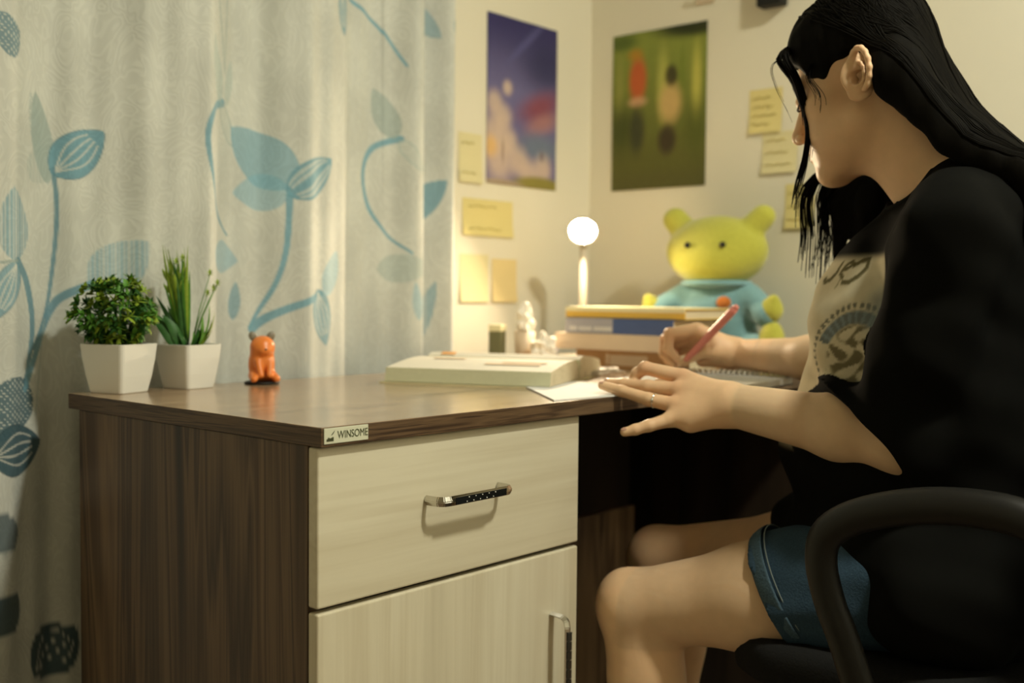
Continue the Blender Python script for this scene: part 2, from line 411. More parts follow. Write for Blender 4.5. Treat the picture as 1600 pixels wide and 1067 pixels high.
text_mesh('lettering', 'WINSOME', .0122, M['ink'], plate, Matrix.Translation((.0455, -.0018, TZ-.0102)) @ RX @ Matrix.Diagonal((.82, 1.05, 1, 1)))
b = MB()
for px_, h_ in ((.0075, .003), (.0095, .0045), (.0115, .0035), (.0135, .004), (.0155, .0048)):
    b.box((px_-.0012, -.0019, TZ-.0165), (px_+.0012, -.0015, TZ-.0165+h_))
b.tube([(.0135, -.0018, TZ-.0095), (.0155, -.0018, TZ-.0075), (.0185, -.0018, TZ-.0045)], [.0003, .0006, .0002], 6)
b.build('emblem', M['ink'], plate)

# ------------------------------------------------------------------ curtains
def cosint(xs, ys, x):
    i = np.clip(np.searchsorted(xs, x)-1, 0, len(xs)-2); xs = np.array(xs); ys = np.array(ys)
    t = np.clip((x-xs[i])/(xs[i+1]-xs[i]), 0, 1); t = (1-np.cos(PI*t))/2
    return ys[i]*(1-t)+ys[i+1]*t
FX1 = [-.46, -.36, -.26, -.12, .02, .255, .355, .485, .665, .775]
FY1 = [.68, .640, .695, .632, .688, .628, .690, .634, .692, .640]
FX2 = [.752, .80, .868, .905]
FY2 = [.700, .690, .648, .690]
def fold1(x, z): return cosint(FX1, FY1, x + .010*np.sin(z*2.1+1)*(x < .7)) + .004*np.sin(x*61+z*1.3) + .0025*np.sin(x*117-z*2+1)
def fold2(x, z): return cosint(FX2, FY2, x) + .003*np.sin(x*90+z)
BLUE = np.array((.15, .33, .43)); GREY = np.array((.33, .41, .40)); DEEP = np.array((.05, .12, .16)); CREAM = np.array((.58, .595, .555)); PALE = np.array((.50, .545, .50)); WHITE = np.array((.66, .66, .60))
def paint(C, X, Z, alpha, col): C[:] = C*(1-alpha[..., None]) + col*alpha[..., None]
def sstep(a, b_, x):
    t = np.clip((x-a)/(b_-a), 0, 1); return t*t*(3-2*t)
def pxz(u, v, yp=.66):
    p = on(u, v, 'y', yp); return p[0], p[2]
def stem(C, X, Z, pts, w0, w1, col, a=.9):
    q = np.array([pxz(*p) for p in pts]); k = .00112
    n = 60; t = np.linspace(0, len(q)-1, n); i = np.minimum(t.astype(int), len(q)-2); fr = t-i
    g = lambda j: q[np.clip(j, 0, len(q)-1)]
    f_ = fr[:, None]; p0, p1, p2, p3 = g(i-1), g(i), g(i+1), g(i+2)
    c = .5*((2*p1)+(-p0+p2)*f_+(2*p0-5*p1+4*p2-p3)*f_**2+(-p0+3*p1-3*p2+p3)*f_**3)
    lo, hi = c.min(0)-.02, c.max(0)+.02
    m_ = (X > lo[0]) & (X < hi[0]) & (Z > lo[1]) & (Z < hi[1])
    if not m_.any(): return
    x, z = X[m_], Z[m_]; best = np.full(x.shape, 9.)
    for j in range(n-1):
        a_, b_ = c[j], c[j+1]; d = b_-a_; L = d@d+1e-12
        tt = np.clip(((x-a_[0])*d[0]+(z-a_[1])*d[1])/L, 0, 1)
        wd = (w0+(w1-w0)*(j+tt)/(n-1))*k/2
        best = np.minimum(best, np.hypot(x-a_[0]-tt*d[0], z-a_[1]-tt*d[1])-wd)
    al = a*sstep(.0010, -.0010, best); cc = C[m_]; paint(cc, x, z, al, col); C[m_] = cc
def leaf(C, X, Z, base, tip, half, col, style='solid', a=.9, fat=.5):
    B = np.array(pxz(*base)); T = np.array(pxz(*tip)); ax = T-B; L = np.hypot(*ax); ax = ax/L; nr = np.array((-ax[1], ax[0])); h = half*.00112
    t = ((X-B[0])*ax[0]+(Z-B[1])*ax[1])/L; s = (X-B[0])*nr[0]+(Z-B[1])*nr[1]
    m_ = (t > -.02) & (t < 1.02) & (np.abs(s) < h*1.3)
    if not m_.any(): return
    t_, s_ = np.clip(t[m_], 0, 1), s[m_]
    prof = h*np.power(np.sin(PI*np.power(t_, fat*1.6)), .75)
    inside = sstep(-.0012, .0012, prof-np.abs(s_))
    al = a*inside; col = np.array(col); c_ = np.broadcast_to(col, (len(t_), 3)).copy()
    if style == 'lines':
        al = al*(.35+.65*(np.sin(X[m_]*2*PI/.0062) > -.1))
    elif style == 'dots':
        al = al*(.95-.75*((np.sin((X[m_]+Z[m_])*2*PI/.0095) > .35) & (np.sin((X[m_]-Z[m_])*2*PI/.0095) > .15)))
    elif style == 'veins':
        for off in (-.62, -.2, .2, .62):
            line = off*prof*np.sin(np.clip(t_*1.15, 0, 1)*PI*.75); k = sstep(.0022, .0006, np.abs(s_-line))*(t_ < .80)*(t_ > .05)
            c_ = c_*(1-.75*k[:, None])+WHITE*.75*k[:, None]
        k = sstep(.0028, .0010, prof-np.abs(s_))
        c_ = c_*(1-.3*k[:, None])
    elif style == 'ring':
        for r_ in (.35, .68):
            k = sstep(.16, .05, np.abs(np.abs(s_)/np.maximum(prof, 1e-5)-r_))*(t_ > .1)*(t_ < .9)
            c_ = c_*(1-.55*k[:, None])+WHITE*.55*k[:, None]
    elif style == 'outline':
        al = al*np.clip(.25+sstep(.004, .0015, prof-np.abs(s_)), 0, 1)
    cc = C[m_]; C[m_] = cc*(1-al[:, None])+c_*al[:, None]
def print_main(C, X, Z):
    Lf = lambda *k, **kw: leaf(C, X, Z, *k, **kw); St = lambda *k, **kw: stem(C, X, Z, *k, **kw)
    # plant at the left
    Lf((60, 282), (96, 225), 22, GREY, 'lines', .45); Lf((90, 285), (66, 140), 17, GREY, 'solid', .85); Lf((72, 240), (58, 140), 9, GREY, 'dots', .6)
    Lf((96, 270), (170, 204), 31, BLUE, 'veins', .95); St([(98, 262), (103, 330), (97, 420), (86, 490), (62, 545)], 6, 5, BLUE*.8)
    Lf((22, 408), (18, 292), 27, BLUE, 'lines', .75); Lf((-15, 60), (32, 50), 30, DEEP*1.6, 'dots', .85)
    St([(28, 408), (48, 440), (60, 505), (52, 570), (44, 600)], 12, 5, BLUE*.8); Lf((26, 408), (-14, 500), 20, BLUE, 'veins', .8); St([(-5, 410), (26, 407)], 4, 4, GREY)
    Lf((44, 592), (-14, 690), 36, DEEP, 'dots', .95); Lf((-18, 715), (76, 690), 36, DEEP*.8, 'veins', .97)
    St([(45, 610), (64, 560), (92, 490), (112, 462), (155, 444)], 7, 13, BLUE*.9); Lf((152, 452), (224, 378), 34, BLUE*1.2, 'lines', .62)
    St([(84, 500), (76, 560), (66, 650)], 4, 2, GREY, a=.5)
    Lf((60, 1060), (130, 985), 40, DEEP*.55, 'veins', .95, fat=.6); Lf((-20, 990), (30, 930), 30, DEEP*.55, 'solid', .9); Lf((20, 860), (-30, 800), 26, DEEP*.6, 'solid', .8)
    # plant by the second fold
    St([(352, 160), (322, 172), (306, 215), (318, 285), (340, 338), (368, 366)], 13, 4, BLUE); Lf((345, 160), (322, 55), 18, GREY*1.2, 'solid', .6); Lf((348, 160), (378, 228), 15, GREY, 'outline', .8)
    Lf((362, 165), (374, 92), 11, GREY*1.2, 'solid', .55); St([(338, -20), (350, 55), (357, 110)], 3, 2, GREY); St([(364, -20), (360, 60), (358, 115)], 3, 2, GREY)
    Lf((330, 395), (384, 408), 26, BLUE*1.3, 'solid', .55); Lf((378, 500), (382, 440), 9, BLUE, 'solid', .7)
    # plant in the middle
    Lf((452, 292), (376, 196), 40, BLUE*1.15, 'solid', .72); Lf((446, 300), (378, 300), 30, BLUE*1.3, 'solid', .58)
    Lf((444, 306), (510, 250), 30, BLUE, 'ring', .92); St([(446, 305), (442, 390), (428, 450), (400, 512)], 10, 6, BLUE*1.1)
    St([(404, 514), (430, 490), (492, 458)], 15, 11, BLUE*1.1); Lf((486, 452), (502, 540), 25, BLUE, 'veins', .75); Lf((500, 462), (524, 392), 20, BLUE*1.5, 'solid', .5)
    # plant near the right edge of the cloth
    St([(626, 217), (596, 230), (582, 268), (590, 320), (610, 362), (636, 396)], 12, 4, BLUE*1.1); Lf((622, 216), (598, 135), 22, GREY, 'solid', .75); Lf((626, 218), (648, 270), 12, GREY*1.2, 'outline', .7)
    Lf((600, 420), (660, 418), 26, GREY*1.1, 'solid', .6); Lf((534, -15), (540, 56), 17, BLUE, 'veins', .8); St([(560, -5), (598, 30), (618, 66), (632, 104)], 8, 4, BLUE*1.1)
    Lf((645, 500), (640, 440), 10, BLUE*1.3, 'solid', .5)
    for k_ in range(9):                                          # the repeat continues above the frame
        u = 20+k_*76; Lf((u, -120-40*(k_ % 3)), (u+62, -190-40*(k_ % 3)), 28, BLUE, 'veins', .85); St([(u, -118), (u-8, -60), (u-4, -25)], 7, 4, BLUE)
def print_side(C, X, Z):
    Lf = lambda *k, **kw: leaf(C, X, Z, *k, **kw)
    Lf((648, 345), (694, 282), 27, BLUE, 'solid', .85); Lf((656, 300), (672, 245), 16, GREY, 'solid', .7); Lf((660, 545), (684, 440), 15, BLUE, 'lines', .8)
    Lf((650, -5), (690, 60), 22, BLUE, 'solid', .6); Lf((705, 30), (712, 70), 10, BLUE, 'solid', .6)
def curtain(name, x0, x1, fold, nx, nz, printer, label):
    z0, z1 = .02, 2.122
    x = np.linspace(x0, x1, nx); z = np.concatenate([np.linspace(z0, .60, nz//6), np.linspace(.60, 1.50, nz)[1:], np.linspace(1.50, z1, nz//6)[1:]])
    X, Z = np.meshgrid(x, z, indexing='ij')
    Y = fold(X, Z)
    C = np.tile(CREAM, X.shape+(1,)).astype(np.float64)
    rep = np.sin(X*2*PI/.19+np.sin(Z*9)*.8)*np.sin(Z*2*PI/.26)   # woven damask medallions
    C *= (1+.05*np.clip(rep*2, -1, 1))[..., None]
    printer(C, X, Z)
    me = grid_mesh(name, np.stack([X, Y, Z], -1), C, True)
    o = link(name, me, M['curtain'])
    md = o.modifiers.new('thickness', 'SOLIDIFY'); md.thickness = .0008; md.offset = 1
    return tag(o, label, 'curtain', 'window curtains')
curtain('curtain', -.46, .775, fold1, 540, 420, print_main, 'wide cream curtain with blue leaves hanging behind the potted plants')
curtain('curtain', .752, .905, fold2, 80, 320, print_side, 'narrow bunched curtain panel hanging next to the sticky notes')
rod = empty('curtain_rod', (.2, .668, 2.15), 0, 'white curtain rod above the leaf-print curtains', 'curtain rod')
MB().cyl((-.72, 0, 0), (.76, 0, 0), .011, None, 16).build('rod', M['lamp_white'], rod)
for sx in (-.72, .76): MB().ell((sx, 0, 0), .02).build('finial', M['lamp_white'], rod)
for sx in (-.6, .64): MB().box((sx-.008, 0, -.008), (sx+.008, YW-.668, .008)).build('bracket', M['lamp_white'], rod)

# ------------------------------------------------------------------ potted plants
def pot(t, w0, w1, h):
    b = MB(); n = 4
    def ring(w, z, r=.006):
        out = []
        for sx, sy in ((1, 1), (-1, 1), (-1, -1), (1, -1)):
            for k in range(4):
                a = math.atan2(sy, sx)-PI/4+k*PI/6
                out.append((sx*(w/2-r)+r*math.cos(a), sy*(w/2-r)+r*math.sin(a), z))
        return out
    prof = [(w0*.96, 0), (w0, .0015), (w0+(w1-w0)*.45, h*.35), (w0+(w1-w0)*.8, h*.7), (w1, h), (w1-.004, h+.0005), (w1-.006, h-.010)]
    rs = [[b.bm.verts.new(p) for p in ring(w_, z_)] for w_, z_ in prof]
    for A, B in zip(rs, rs[1:]):
        k = len(A)
        for j in range(k):
            b.bm.faces.new((A[j], A[(j+1) % k], B[(j+1) % k], B[j]))
    b.bm.faces.new(rs[0][::-1])
    p = b.build('pot', M['white_pot'], t)
    b = MB(); b.box((-w1/2+.004, -w1/2+.004, h-.014), (w1/2-.004, w1/2-.004, h-.009)); b.build('soil', M['soil'], t)
    return p
def blade(b, base, tip, wid, bow, mi=0, n=6, side=None):
    """one leaf with a midrib crease"""
    base, tip = Vector(base), Vector(tip); d = tip-base
    sd = (Vector(side) if side else d.cross(Vector((0, 0, 1)))); sd = sd if sd.length > 1e-6 else Vector((1, 0, 0)); sd.normalize()
    nrm = sd.cross(d).normalized(); rows = []
    for i in range(n+1):
        t = i/n; c = base+d*t+nrm*bow*math.sin(PI*t)*d.length; w_ = wid*(math.sin(PI*min(1, .08+t*.92)**.75)**.9 if i < n else 0)
        rows.append([b.bm.verts.new(c-sd*w_), b.bm.verts.new(c+nrm*w_*.35), b.bm.verts.new(c+sd*w_)])
    for A, B in zip(rows, rows[1:]):
        for j in (0, 1):
            f = b.bm.faces.new((A[j], A[j+1], B[j+1], B[j])); f.material_index = mi; f.smooth = True
pl1 = empty('potted_plant', (.062, .562, TZ), math.radians(20), 'bushy dark green artificial plant in white square pot at the desk corner', 'plant', 'potted plants on the desk')
pot(pl1, .062, .082, .074)
b = MB(); rnd = random.Random(5)
ends = []
for i in range(280):
    th = rnd.uniform(0, 2*PI); el = math.asin(rnd.uniform(-.85, 1)); r = .059*rnd.uniform(.45, 1.0)*(1+.18*math.sin(3*th+1))*(1 if el > -.2 else .82)
    ends.append(Vector((r*math.cos(th)*math.cos(el), r*math.sin(th)*math.cos(el), .124+.056*math.sin(el)*rnd.uniform(.7, 1.1)-.004)))
ends = [Vector((e.x*1.06, e.y*1.06, .066+(e.z-.066)*.96)) for e in ends]
for e in ends:
    mi = rnd.choices((0, 1, 2), (.30, .48, .22))[0]
    out = (e-Vector((0, 0, .10))).normalized()
    k = rnd.randint(6, 8)
    a0 = out.orthogonal().normalized(); a1 = out.cross(a0)
    for j in range(k):
        an = 2*PI*j/k+rnd.random()*.5; up = rnd.uniform(.3, .9)
        dd = (a0*math.cos(an)+a1*math.sin(an)+out*up).normalized()
        blade(b, e, e+dd*rnd.uniform(.011, .017), rnd.uniform(.0028, .0044), rnd.uniform(-.1, .2), min(2, mi+(rnd.random() < .2)), 3)
tag(b.build('foliage', [M['leaf_dark'], M['leaf_mid'], M['leaf_light']], pl1), kind='stuff')
b = MB()
for i in range(26):
    th = rnd.uniform(0, 2*PI); e = rnd.choice(ends); b.tube([(.018*math.cos(th), .018*math.sin(th), .062), (.5*e.x, .5*e.y, .09), e], [.0012, .001, .0007], 5)
b.build('stems', M['leaf_dark'], pl1)
pl2 = empty('potted_plant', (.180, .560, TZ), math.radians(12), 'tall spiky green artificial plant with yellow tips in white square pot', 'plant', 'potted plants on the desk')
pot(pl2, .058, .076, .070)
CR = Vector((_R[0], _R[1], 0)).normalized(); CFw = Vector((_F[0], _F[1], 0)).normalized()
Rz2 = Matrix.Rotation(-math.radians(12), 3, 'Z')
def loc(r, f, z): return Rz2 @ (CR*r+CFw*f) + Vector((0, 0, z))
rnd = random.Random(3)
def one_leaf(base, tip, wid, bow, mat, side=None, name='leaf'):
    b = MB(); blade(b, base, tip, wid, bow, 0, 6, side); return b.build(name, mat, pl2)
for i in range(26):                                              # pale tuft at the crown
    a = rnd.uniform(-1, 1); z0_ = rnd.uniform(.135, .165)
    one_leaf(loc(-.020+a*.006, rnd.uniform(-.006, .006), z0_), loc(-.022+a*.024, rnd.uniform(-.014, .014), z0_+rnd.uniform(.018, .042)), rnd.uniform(.0030, .0055), rnd.uniform(-.1, .1), M['leaf_light'], loc(1, rnd.uniform(-.6, .6), 0))
for i in range(38):                                              # the fan of narrow blades
    a = rnd.uniform(-.26, .15); hgt = rnd.uniform(.10, .165)
    r0 = rnd.uniform(-.010, .010)
    one_leaf(loc(r0*.4-.004, r0*.3, .062), loc(r0-.012+a*hgt*.85, rnd.uniform(-.02, .025), .066+hgt*1.0), rnd.uniform(.0022, .0045), rnd.uniform(-.06, .06), M['leaf_light'] if hgt > .145 else M[rnd.choice(['leaf_mid', 'leaf_mid', 'leaf_dark'])], loc(1, rnd.uniform(-.5, .5), 0))
for r1, f1, z1, wd, mt in ((-.052, -.01, .120, .011, 'leaf_dark'), (-.044, .0, .098, .012, 'leaf_dark'), (-.055, .01, .148, .007, 'leaf_dark'), (-.030, -.015, .085, .011, 'leaf_mid'), (-.028, .01, .128, .010, 'leaf_dark'), (.026, -.01, .118, .009, 'leaf_mid'), (.034, .0, .134, .008, 'leaf_mid'), (.040, .01, .122, .007, 'leaf_light'), (.020, -.015, .100, .010, 'leaf_dark'), (.042, -.005, .100, .004, 'leaf_light'), (.014, -.02, .092, .008, 'leaf_mid'), (-.012, -.02, .090, .008, 'leaf_dark'), (-.048, -.02, .105, .013, 'leaf_dark'), (-.036, -.02, .118, .012, 'leaf_dark'), (-.040, .02, .132, .010, 'leaf_mid'), (.030, -.02, .104, .011, 'leaf_mid'), (.036, .01, .112, .010, 'leaf_dark')):
    one_leaf(loc(r1*.15, f1*.2, .060), loc(r1, f1, z1), wd, .12, M[mt], loc(.25, 1, .2) if abs(r1) < .03 else loc(0.3, .4, 1))
for r1, z1 in ((-.034, .178), (-.020, .200), (-.010, .206), (.040, .158), (.034, .182), (.046, .166), (-.030, .158), (.030, .150)):
    b = MB(); b.tube([loc(r1*.1, 0, .06), loc(r1*.5, .005, .06+(z1-.06)*.55), loc(r1, .004, z1)], [.0010, .0008, .0006], 5)
    b.mi = 1
    for j in range(7):
        an = 2*PI*j/7; p = loc(r1, .004, z1); blade(b, p, p+loc(.0075*math.cos(an), .004*math.sin(an), .0065*math.sin(an)+.003), .0022, .1, 1, 3)
    b.build('sprig', [M['leaf_mid'], M['leaf_light']], pl2)

# ------------------------------------------------------------------ orange animal figurine
fg = empty('animal_figurine', (.313, .548, TZ), math.radians(158), 'small seated orange animal figurine on a flat black base', 'figurine')
MB().lathe([(.026, 0), (.029, .0008), (.029, .0035), (.027, .0045)], 36, Matrix.Diagonal((1, 1.0, 1, 1))).build('base', M['black_matte'], fg)
# ------------------------------------------------------------------ SDF toolkit (one continuous skin from rounded volumes)
def cone_(a, b, r1, r2, k=.01): return ('c', np.array(a, float), np.array(b, float), r1, r2, k)
def ell_(c, r, k=.01, R=None): return ('e', np.array(c, float), np.array(r, float) if np.ndim(r) else np.array([r]*3, float), None if R is None else np.array(R, float), 0, k)
def sub_(prim): return ('s', prim)
def pdist(p, pr):
    if pr[0] == 'c':
        a, b, r1, r2 = pr[1:5]; ba = b-a; L = ba@ba+1e-12
        t = np.clip(((p-a)@ba)/L, 0, 1)
        return np.linalg.norm(p-a-t[:, None]*ba, axis=1)-(r1+(r2-r1)*t)
    c, r, R = pr[1:4]; q = p-c
    if R is not None: q = q@R                                    # columns of R are the local axes
    k0 = np.linalg.norm(q/r, axis=1); k1 = np.linalg.norm(q/(r*r), axis=1)+1e-9
    return np.where(k0 < 1e-4, -r.min(), k0*(k0-1)/k1)
def sdf(p, prims):
    d = np.full(len(p), 1e3)
    for pr in prims:
        if pr[0] == 's':
            q = pr[1]; e = -pdist(p, q); k = q[5]; h = np.clip(.5-.5*(e-d)/k*-1, 0, 1)
            h = np.clip(.5-.5*(d-e)/k, 0, 1); d = d*(1-h)+e*h+k*h*(1-h)
        else:
            e = pdist(p, pr); k = pr[5]; h = np.clip(.5+.5*(d-e)/k, 0, 1)
            d = d*(1-h)+e*h-k*h*(1-h)
    return d
def surface_nets(fn, lo, hi, res, blk=12):
    """fn(points)->distance; returns verts, quads.  Only blocks near the surface are sampled finely."""
    lo = np.array(lo, float); n = np.ceil((np.array(hi)-lo)/res/blk).astype(int)*blk+1
    G = np.empty(n, np.float32); nb = (n-1)//blk
    ci = np.stack(np.meshgrid(*[np.arange(k) for k in nb], indexing='ij'), -1).reshape(-1, 3)
    cc = lo+(ci*blk+blk/2)*res; hd = blk*res*.5*1.7321
    dc = fn(cc); G[:] = 1.0
    off = np.stack(np.meshgrid(*[np.arange(blk+1)]*3, indexing='ij'), -1).reshape(-1, 3)
    far = np.abs(dc) > hd*1.5+.012
    for c, d in zip(ci[far], dc[far]):
        if d < 0: s = c*blk; G[s[0]:s[0]+blk+1, s[1]:s[1]+blk+1, s[2]:s[2]+blk+1] = -1.0
    near = ci[~far]
    for i in range(0, len(near), 64):
        ch = near[i:i+64]; pts = (ch[:, None, :]*blk+off[None])
        d = fn((lo+pts.reshape(-1, 3)*res)).astype(np.float32)
        pp = pts.reshape(-1, 3); G[pp[:, 0], pp[:, 1], pp[:, 2]] = d
    ins = G < 0
    c8 = [ins[i:n[0]-1+i, j:n[1]-1+j, k:n[2]-1+k] for i in (0, 1) for j in (0, 1) for k in (0, 1)]
    cnt = sum(x.astype(np.int8) for x in c8); act = (cnt > 0) & (cnt < 8)
    I = np.argwhere(act); vid = np.full(act.shape, -1, np.int32); vid[act] = np.arange(len(I))
    cor = np.array([(i, j, k) for i in (0, 1) for j in (0, 1) for k in (0, 1)])
    val = np.stack([G[I[:, 0]+c[0], I[:, 1]+c[1], I[:, 2]+c[2]] for c in cor], 1)
    acc = np.zeros((len(I), 3)); num = np.zeros(len(I))
    for a in range(8):
        for b_ in range(a+1, 8):
            if np.abs(cor[a]-cor[b_]).sum() != 1: continue
            va, vb = val[:, a], val[:, b_]; m_ = (va < 0) != (vb < 0)
            t = np.where(m_, va/np.where(m_, va-vb, 1), 0)
            acc += m_[:, None]*(cor[a]+(cor[b_]-cor[a])*t[:, None]); num += m_
    V = lo+(I+acc/np.maximum(num, 1)[:, None])*res
    Q = []
    for ax in range(3):
        u, v = (ax+1) % 3, (ax+2) % 3
        sl0 = [slice(1, -1)]*3; sl1 = [slice(1, -1)]*3; sl0[ax] = slice(0, -1); sl1[ax] = slice(1, None)
        A = ins[tuple(sl0)]; B = ins[tuple(sl1)]; ch = A != B
        E_ = np.argwhere(ch); st = np.array([1, 1, 1]); st[ax] = 0; E_ = E_+st
        fl = A[ch]
        def cell(du, dv):
            k = E_.copy(); k[:, u] -= du; k[:, v] -= dv; return vid[k[:, 0], k[:, 1], k[:, 2]]
        q = np.stack([cell(1, 1), cell(0, 1), cell(0, 0), cell(1, 0)], 1)
        q = np.where(fl[:, None], q, q[:, ::-1]); Q.append(q)
    Q = np.concatenate(Q); Q = Q[(Q >= 0).all(1)]
    return V, Q
def sdf_obj(name, prims, res, mat, parent, color=None, world=False):
    lo = np.min([np.minimum(p[1], p[2] if p[0] == 'c' else p[1])-(max(p[3], p[4]) if p[0] == 'c' else p[2].max()) for p in prims if p[0] != 's'], axis=0)-.01
    hi = np.max([np.maximum(p[1], p[2] if p[0] == 'c' else p[1])+(max(p[3], p[4]) if p[0] == 'c' else p[2].max()) for p in prims if p[0] != 's'], axis=0)+.01
    V, Q = surface_nets(lambda q: sdf(q, prims), lo, hi, res)
    return link(name, np_mesh(name, V, Q, None if color is None else color(V)), mat, parent, world=world)
# a plain sitting animal: +Y is forward
sdf_obj('body', [ell_((0, -.003, .030), (.022, .019, .027)), cone_((0, 0, .045), (0, .003, .060), .018, .018), ell_((0, .004, .063), (.0185, .018, .0165)), ell_((0, .019, .057), (.009, .008, .007), .006),
    cone_((-.010, .014, .038), (-.007, .023, .016), .006, .005, .004), cone_((.010, .014, .038), (.007, .023, .016), .006, .005, .004),
    cone_((-.014, .004, .014), (-.019, .024, .010), .010, .006, .005), cone_((.014, .004, .014), (.019, .024, .010), .010, .006, .005), cone_((0, -.016, .014), (.010, -.030, .022), .005, .004, .006)], .0014, M['orange'], fg)
for s_ in (-1, 1):
    MB().ell((s_*.015, 0, .080), (.007, .0035, .009), Matrix.Rotation(s_*.5, 4, 'Y'), 14).build('ear', M['grey_metal'], fg)
    MB().ell((s_*.0085, .0195, .066), (.0022, .0015, .0026), None, 10).build('eye', M['black_gloss'], fg)
MB().ell((0, .0268, .0590), (.0022, .0013, .0016), None, 10).build('nose', M['black_gloss'], fg)

# ------------------------------------------------------------------ thick open book
C1 = Vector((.591, .149, TZ)); ed = Vector((-.396, .918, 0)).normalized(); nd = Vector((ed.y, -ed.x, 0)); BL = .305
bk = empty('open_book', C1, 0, 'thick open textbook lying with its white pages up on the desk', 'book')
def loft(name, prof, L, mat, parent, z0=0.0, nseg=1):
    """closed profile (t along nd, h up) extruded along ed"""
    b = MB(); rings = []
    for i in range(nseg+1):
        rings.append([b.bm.verts.new(nd*t+ed*(L*i/nseg)+Vector((0, 0, h+z0))) for t, h in prof])
    for A, B in zip(rings, rings[1:]):
        for j in range(len(prof)):
            b.bm.faces.new((A[j], A[(j+1) % len(prof)], B[(j+1) % len(prof)], B[j]))
    b.bm.faces.new(rings[0][::-1]); b.bm.faces.new(rings[-1])
    return b.build(name, mat, parent)
def pages(name, prof, parent):
    o = loft(name, prof, BL-.008, [M['paper'], M['page_edge'], M['page_green']], parent, .0035)
    for p in o.data.polygons:
        n_ = p.normal
        p.material_index = 0 if n_.z > .45 else (1 if abs(n_.dot(ed)) > .7 else 2)
    return o
near = [(.004, 0), (.010, .0235)] + [(.010+.172*k/10, .0235+.0115*math.sin(PI*.62*(k/10)**1.1)) for k in range(1, 10)] + [(.186, .027), (.190, .012), (.190, 0)]
farp = [(.196, 0), (.196, .012), (.200, .034)] + [(.200+.15*k/9, .040-.0045*(k/9)**2*3) for k in range(1, 10)] + [(.362, .004), (.362, 0)]
MB().box((0, 0, 0), (.378, BL, .0025), 0, 2, Matrix(((nd.x, ed.x, 0, 0), (nd.y, ed.y, 0, 0), (0, 0, 1, 0), (0, 0, 0, 1)))).build('cover', M['cover_pale'], bk)
pg = pages('page_block', near, bk); pg2 = pages('page_block', farp, bk)
def mark(t, s, w_, h_, prof, nm='highlight_mark', mat='highlight', par=None):
    hh = np.interp([t, t+w_], [p[0] for p in prof[1:-2]], [p[1] for p in prof[1:-2]])
    b = MB(); z_ = .0035+.0012
    v = [b.bm.verts.new(nd*a+ed*c+Vector((0, 0, h+z_))) for a, c, h in ((t, s, hh[0]), (t+w_, s, hh[1]), (t+w_, s+h_, hh[1]), (t, s+h_, hh[0]))]
    b.bm.faces.new(v); o = b.build(nm, M[mat], par)
    sm = o.modifiers.new('t', 'SOLIDIFY'); sm.thickness = .0003
M['highlight_faint'] = plain('faint highlighter', (.78, .60, .42), .8, 0, .05)
mark(.205, .245, .012, .028, farp, par=pg2)
for t_, s_, h_ in ((.06, .035, .10), (.08, .03, .08), (.11, .19, .06)): mark(t_, s_, .014, h_, near, mat='highlight_faint', par=pg)

# ------------------------------------------------------------------ stack of books beside the lamp
SB = (1.050, .482)                                              # far end of the spines; the spines run towards -y
def stacked(name, label, z, h, x0, y0, dx, dy, rz, cov, spine_parts=(), pagem='page_edge'):
    t = empty(name, (SB[0]+x0, SB[1]+y0, z), rz, label, 'book', 'books stacked under the desk lamp')
    c = MB()
    c.box((0, -dy, 0), (dx, 0, .0022), .0006); c.box((0, -dy, h-.0022), (dx, 0, h), .0006); c.box((0, -dy, .0005), (.0028, 0, h-.0005), .0006)
    cv = c.build('cover', M[cov], t)
    MB().box((.0032, -dy+.004, .0024), (dx-.004, -.004, h-.0024)).build('page_block', M[pagem], t)
    for a0, a1, z0, z1, mt, nm in spine_parts:
        MB().box((-.0006, -dy*a1, h*z0), (.0003, -dy*a0, h*z1)).build(nm, M[mt], cv)
    return t, cv
z_ = TZ
stacked('textbook', 'tan hardback lying lowest in the stack of books', z_, .040, .012, -.02, .17, .255, .05, 'cover_tan', [(.30, .33, .25, .8, 'cover_cream', 'spine_print'), (.34, .7, .2, .75, 'cover_cream', 'spine_print')]); z_ += .0402
stacked('textbook', 'thick cream hardback under the blue book', z_, .034, -.010, .02, .185, .29, .02, 'cover_cream'); z_ += .0342
t, cv = stacked('textbook', 'blue book with silver end on its spine, second from top of the stack', z_, .032, 0, 0, .175, .275, -.02, 'cover_blue', [(.0, .46, .04, .98, 'cover_silver', 'spine_panel')]); z_ += .0322
b = MB(); rnd = random.Random(2)
y = -.012
for k in range(17):
    w_ = rnd.uniform(.0035, .0065)
    if k not in (3, 9): b.box((-.0011, y-w_, .006), (-.0005, y, .014))
    y -= w_+.0014
b.build('spine_lettering', M['print_pale'], cv)
stacked('textbook', 'yellow book with pale cover lying on top of the stack', z_, .022, 0.004, .003, .18, .30, .0, 'cover_yellow', [(.0, 1.0, .62, 1.0, 'cover_pale', 'spine_panel')]); STZ = z_+.022
MB().box((0.0045+SB[0], SB[1]-.296, STZ), (SB[0]+.183, SB[1]+.002, STZ+.0012)).build('x', M['cover_pale'])
o = bpy.data.objects['x']; o.name = 'loose_cover_sheet'; tag(o, 'pale yellow sheet lying on the topmost yellow book', 'sheet')

